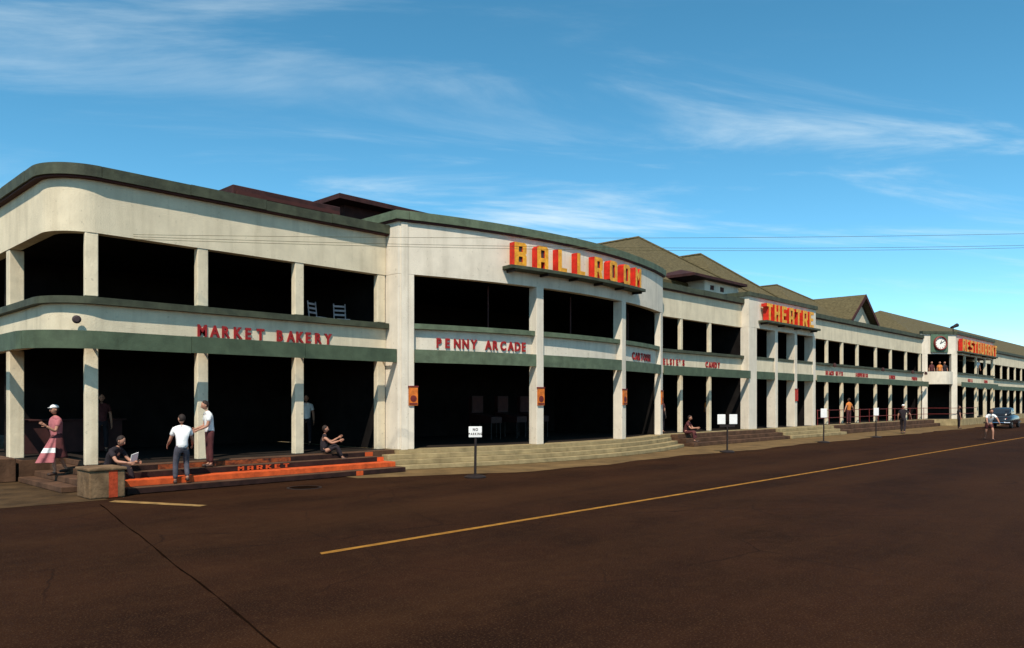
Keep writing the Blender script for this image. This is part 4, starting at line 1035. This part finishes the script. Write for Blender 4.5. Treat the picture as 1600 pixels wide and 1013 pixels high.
    for f, s_ in ((fL, lL), (fR, lR)):
        dn = nz(s_[1]); fwd = V(0, -1, 0) if abs(dn.y) < 0.8 else V(0, -0.6, 0.3)
        obj('shoe', *skin_mesh([[P_(f + V(0, 0.05, -0.028), 0.052, 0.050), P_(f + fwd * 0.06 + V(0, 0, -0.030), 0.054, 0.046), P_(f + fwd * 0.18 + V(0, 0, -0.042), 0.048, 0.034)]], 1), 'shoe', t, local=True, smooth=True)
    return t
# facing: rotz 0 faces the road (-Y); R(90) faces +X; R(-90) faces -X; R(180) faces the building
person('woman in white cap and pink top walking with a towel at the side steps', (5.95, 1.2, 0.28), R(-78), 'pink', 'browncloth', 'hair', 0.06, 0, armL=((0.1, -0.35, -0.9), (-0.1, -0.8, 0.55)), armR=((-0.2, 0.5, -0.8), (-0.1, 0.2, -0.9)),
       legL=((0.05, -0.35, -1), (0.02, 0.1, -1)), legR=((-0.05, 0.25, -1), (-0.02, 0.55, -1)), skirt=True, cap='tshirt', female=True)
tw = thing('beach_towel', 'pink and white striped towel hanging beside the woman in the cap', 'towel', (5.72, 0.85, 0.6))
def towel_pt(u_, v_, back):
    w_ = 0.07 + 0.13 * v_
    sx_ = (u_ - 0.5) * 2 * w_
    wav = 0.025 * math.sin(u_ * 9 + v_ * 3) * (0.4 + v_)
    return (5.78 - 0.18 * v_ + sx_ * 0.93, 0.86 + sx_ * -0.28 + wav + back, 1.20 - 0.58 * v_)
for i in range(5):
    vs, fs = [], []
    for bk in (0.0, 0.012):
        for r_ in range(3):
            for c_ in range(9): vs.append(towel_pt(c_ / 8, (i + r_ / 2.0) / 5, bk))
    for r_ in range(2):
        for c_ in range(8):
            k_ = r_ * 9 + c_
            fs += [(k_, k_ + 1, k_ + 10, k_ + 9), (27 + k_, 27 + k_ + 9, 27 + k_ + 10, 27 + k_ + 1)]
    for r_ in range(2): fs += [(r_ * 9, r_ * 9 + 9, 36 + r_ * 9, 27 + r_ * 9), (r_ * 9 + 8, 35 + r_ * 9, 44 + r_ * 9, r_ * 9 + 17)]
    obj('stripe', vs, fs, 'tshirt' if i == 2 else 'pink', tw, smooth=True)
person('person in dark clothes seated on the steps behind the stone pedestal', (6.45, -0.90, 0.29), R(35), 'darkcloth', 'darkcloth', 'hair', 0.35, 0.1, armL=((0.15, -0.6, -0.8), (-0.2, -0.9, -0.1)), armR=((-0.15, -0.6, -0.8), (0.2, -0.9, -0.1)),
       legL=((0.12, -1, 0.05), (0.05, -0.15, -1)), legR=((-0.12, -1, 0.05), (-0.05, -0.15, -1)), seat=0.15, nod=0.2, sleeves='short')
np_ = thing('newspaper', 'folded white paper held by the person seated behind the pedestal', 'newspaper', (6.8, -1.4, 0.75))
obj('sheet', *xform(boxg(-0.11, 0.11, -0.006, 0.006, -0.10, 0.10), Matrix.Translation((6.82, -1.42, 0.80)) @ Matrix.Rotation(R(25), 4, 'X') @ Matrix.Rotation(R(30), 4, 'Z')), 'paper', np_)
person('man in white t-shirt and dark trousers with his back to the road', (7.78, -1.76, 0.142), R(165), 'tshirt', 'bluecloth', 'hair', 0.10, 0.05, armL=((0.3, -0.25, -1), (0.1, -0.8, -0.5)), armR=((-0.3, -0.25, -1), (-0.1, -0.8, -0.5)),
       legL=((0.12, -0.15, -1), (0.02, 0.05, -1)), legR=((-0.06, -0.4, -1), (-0.02, 0.45, -1)), headturn=R(30), scale=0.94)
person('dark-haired man in white shirt standing side-on upon the market steps', (8.80, -1.0, 0.431), R(-100), 'tshirt', 'browncloth', 'hair', 0.08, 0.05, armL=((0.1, -0.2, -1), (-0.2, -0.9, -0.4)), armR=((-0.1, -0.1, -1), (0.2, -0.9, -0.3)), nod=0.15, scale=0.96)
person('person with bare arms seated low beside a market column with knees raised', (12.40, -0.62, ZP + 0.002), R(60), 'darkcloth', 'darkcloth', 'hair', -0.12, 0.2, armL=((0.15, -0.8, -0.5), (-0.2, -0.8, 0.5)), armR=((-0.15, -0.7, -0.6), (0.1, -0.9, 0.3)),
       legL=((0.1, -0.9, 0.45), (0.02, -0.3, -1)), legR=((-0.1, -0.9, 0.40), (-0.02, -0.45, -1)), seat=0.0, sleeves='none', scale=0.9)
person('man in pale shirt standing deep in the shade of the market arcade', (14.5, 3.8, ZP), R(-40), 'tshirt', 'darkcloth', 'hair')
person('person in maroon standing in the gloom of the market arcade', (8.3, 5.2, ZP), R(-10), 'browncloth', 'darkcloth', 'hair')
person('person in maroon seated on the brown steps beside the end pier', (31.95, -0.85, 0.36), R(15), 'browncloth', 'browncloth', 'hair', 0.25, 0.1, armL=((0.1, -0.6, -0.8), (-0.3, -0.9, 0.1)), armR=((-0.1, -0.6, -0.8), (0.3, -0.9, 0.1)),
       legL=((0.1, -1, 0.1), (0.02, -0.1, -1)), legR=((-0.1, -1, 0.1), (-0.02, -0.1, -1)), seat=0.17)
person('person standing in shadow behind the seated one at the candy wing', (32.1, 0.6, ZP), R(-20), 'browncloth', 'darkcloth', 'hair', female=True)
person('person in pale top under the candy wing arcade', (37.0, 0.9, ZP), R(20), 'orangecloth', 'darkcloth', 'hair')
person('woman in orange top and maroon trousers leaning at the red railing', (53.3, -0.62, ZP - 0.01), R(160), 'orangecloth', 'browncloth', 'hair', -0.05, 0, armL=((0.6, 0.1, -0.8), (0.5, 0.2, -0.6)), armR=((-0.5, 0.1, -0.8), (-0.5, -0.2, -0.6)), female=True)
person('person in dark clothes and pale cap walking past the long wing', (53.1, -4.1, 0.006), R(95), 'darkcloth', 'darkcloth', None, 0.05, 0, cap='tshirt', armL=((0.3, 0.2, -1), (0.1, -0.4, -1)), armR=((-0.5, -0.3, -0.6), (-0.1, -0.6, -0.8)),
       legL=((0.03, -0.3, -1), (0, 0.05, -1)), legR=((-0.03, 0.2, -1), (0, 0.4, -1)), scale=1.08)
person('person in black standing near the clock corner', (66.0, -4.2, 0.006), R(30), 'darkcloth', 'darkcloth', 'hair')
person('person in white shirt and shorts leaning forward in the road with arm outstretched', (47.6, -10.05, 0.004), R(-62), 'tshirt', 'browncloth', 'hair', 0.5, 0.15, armL=((0.2, -0.9, -0.6), (0.1, -0.8, -0.8)), armR=((-0.2, -0.8, -0.7), (-0.1, -0.8, -0.7)),
       legL=((0.05, -0.55, -1), (0.02, 0.1, -1)), legR=((-0.05, 0.2, -1), (-0.02, 0.75, -1)), shorts=True, scale=1.05)
person('person in white shirt leaning on the restaurant balcony ledge', (82.3, -1.75, 4.28), R(-20), 'tshirt', 'darkcloth', 'hair', 0.3, 0.1)
for i, d in enumerate((-0.6, 0.15, 0.6)):
    person(('person in maroon at the bowed balcony below the clock', 'person in orange at the bowed balcony below the clock', 'person in dark clothes at the bowed balcony below the clock')[i],
           (m_[0] + td[0] * d - nd[0] * 0.1, m_[1] + td[1] * d - nd[1] * 0.1, 3.75), R(-40), ('browncloth', 'orangecloth', 'darkcloth')[i], 'darkcloth', 'hair')
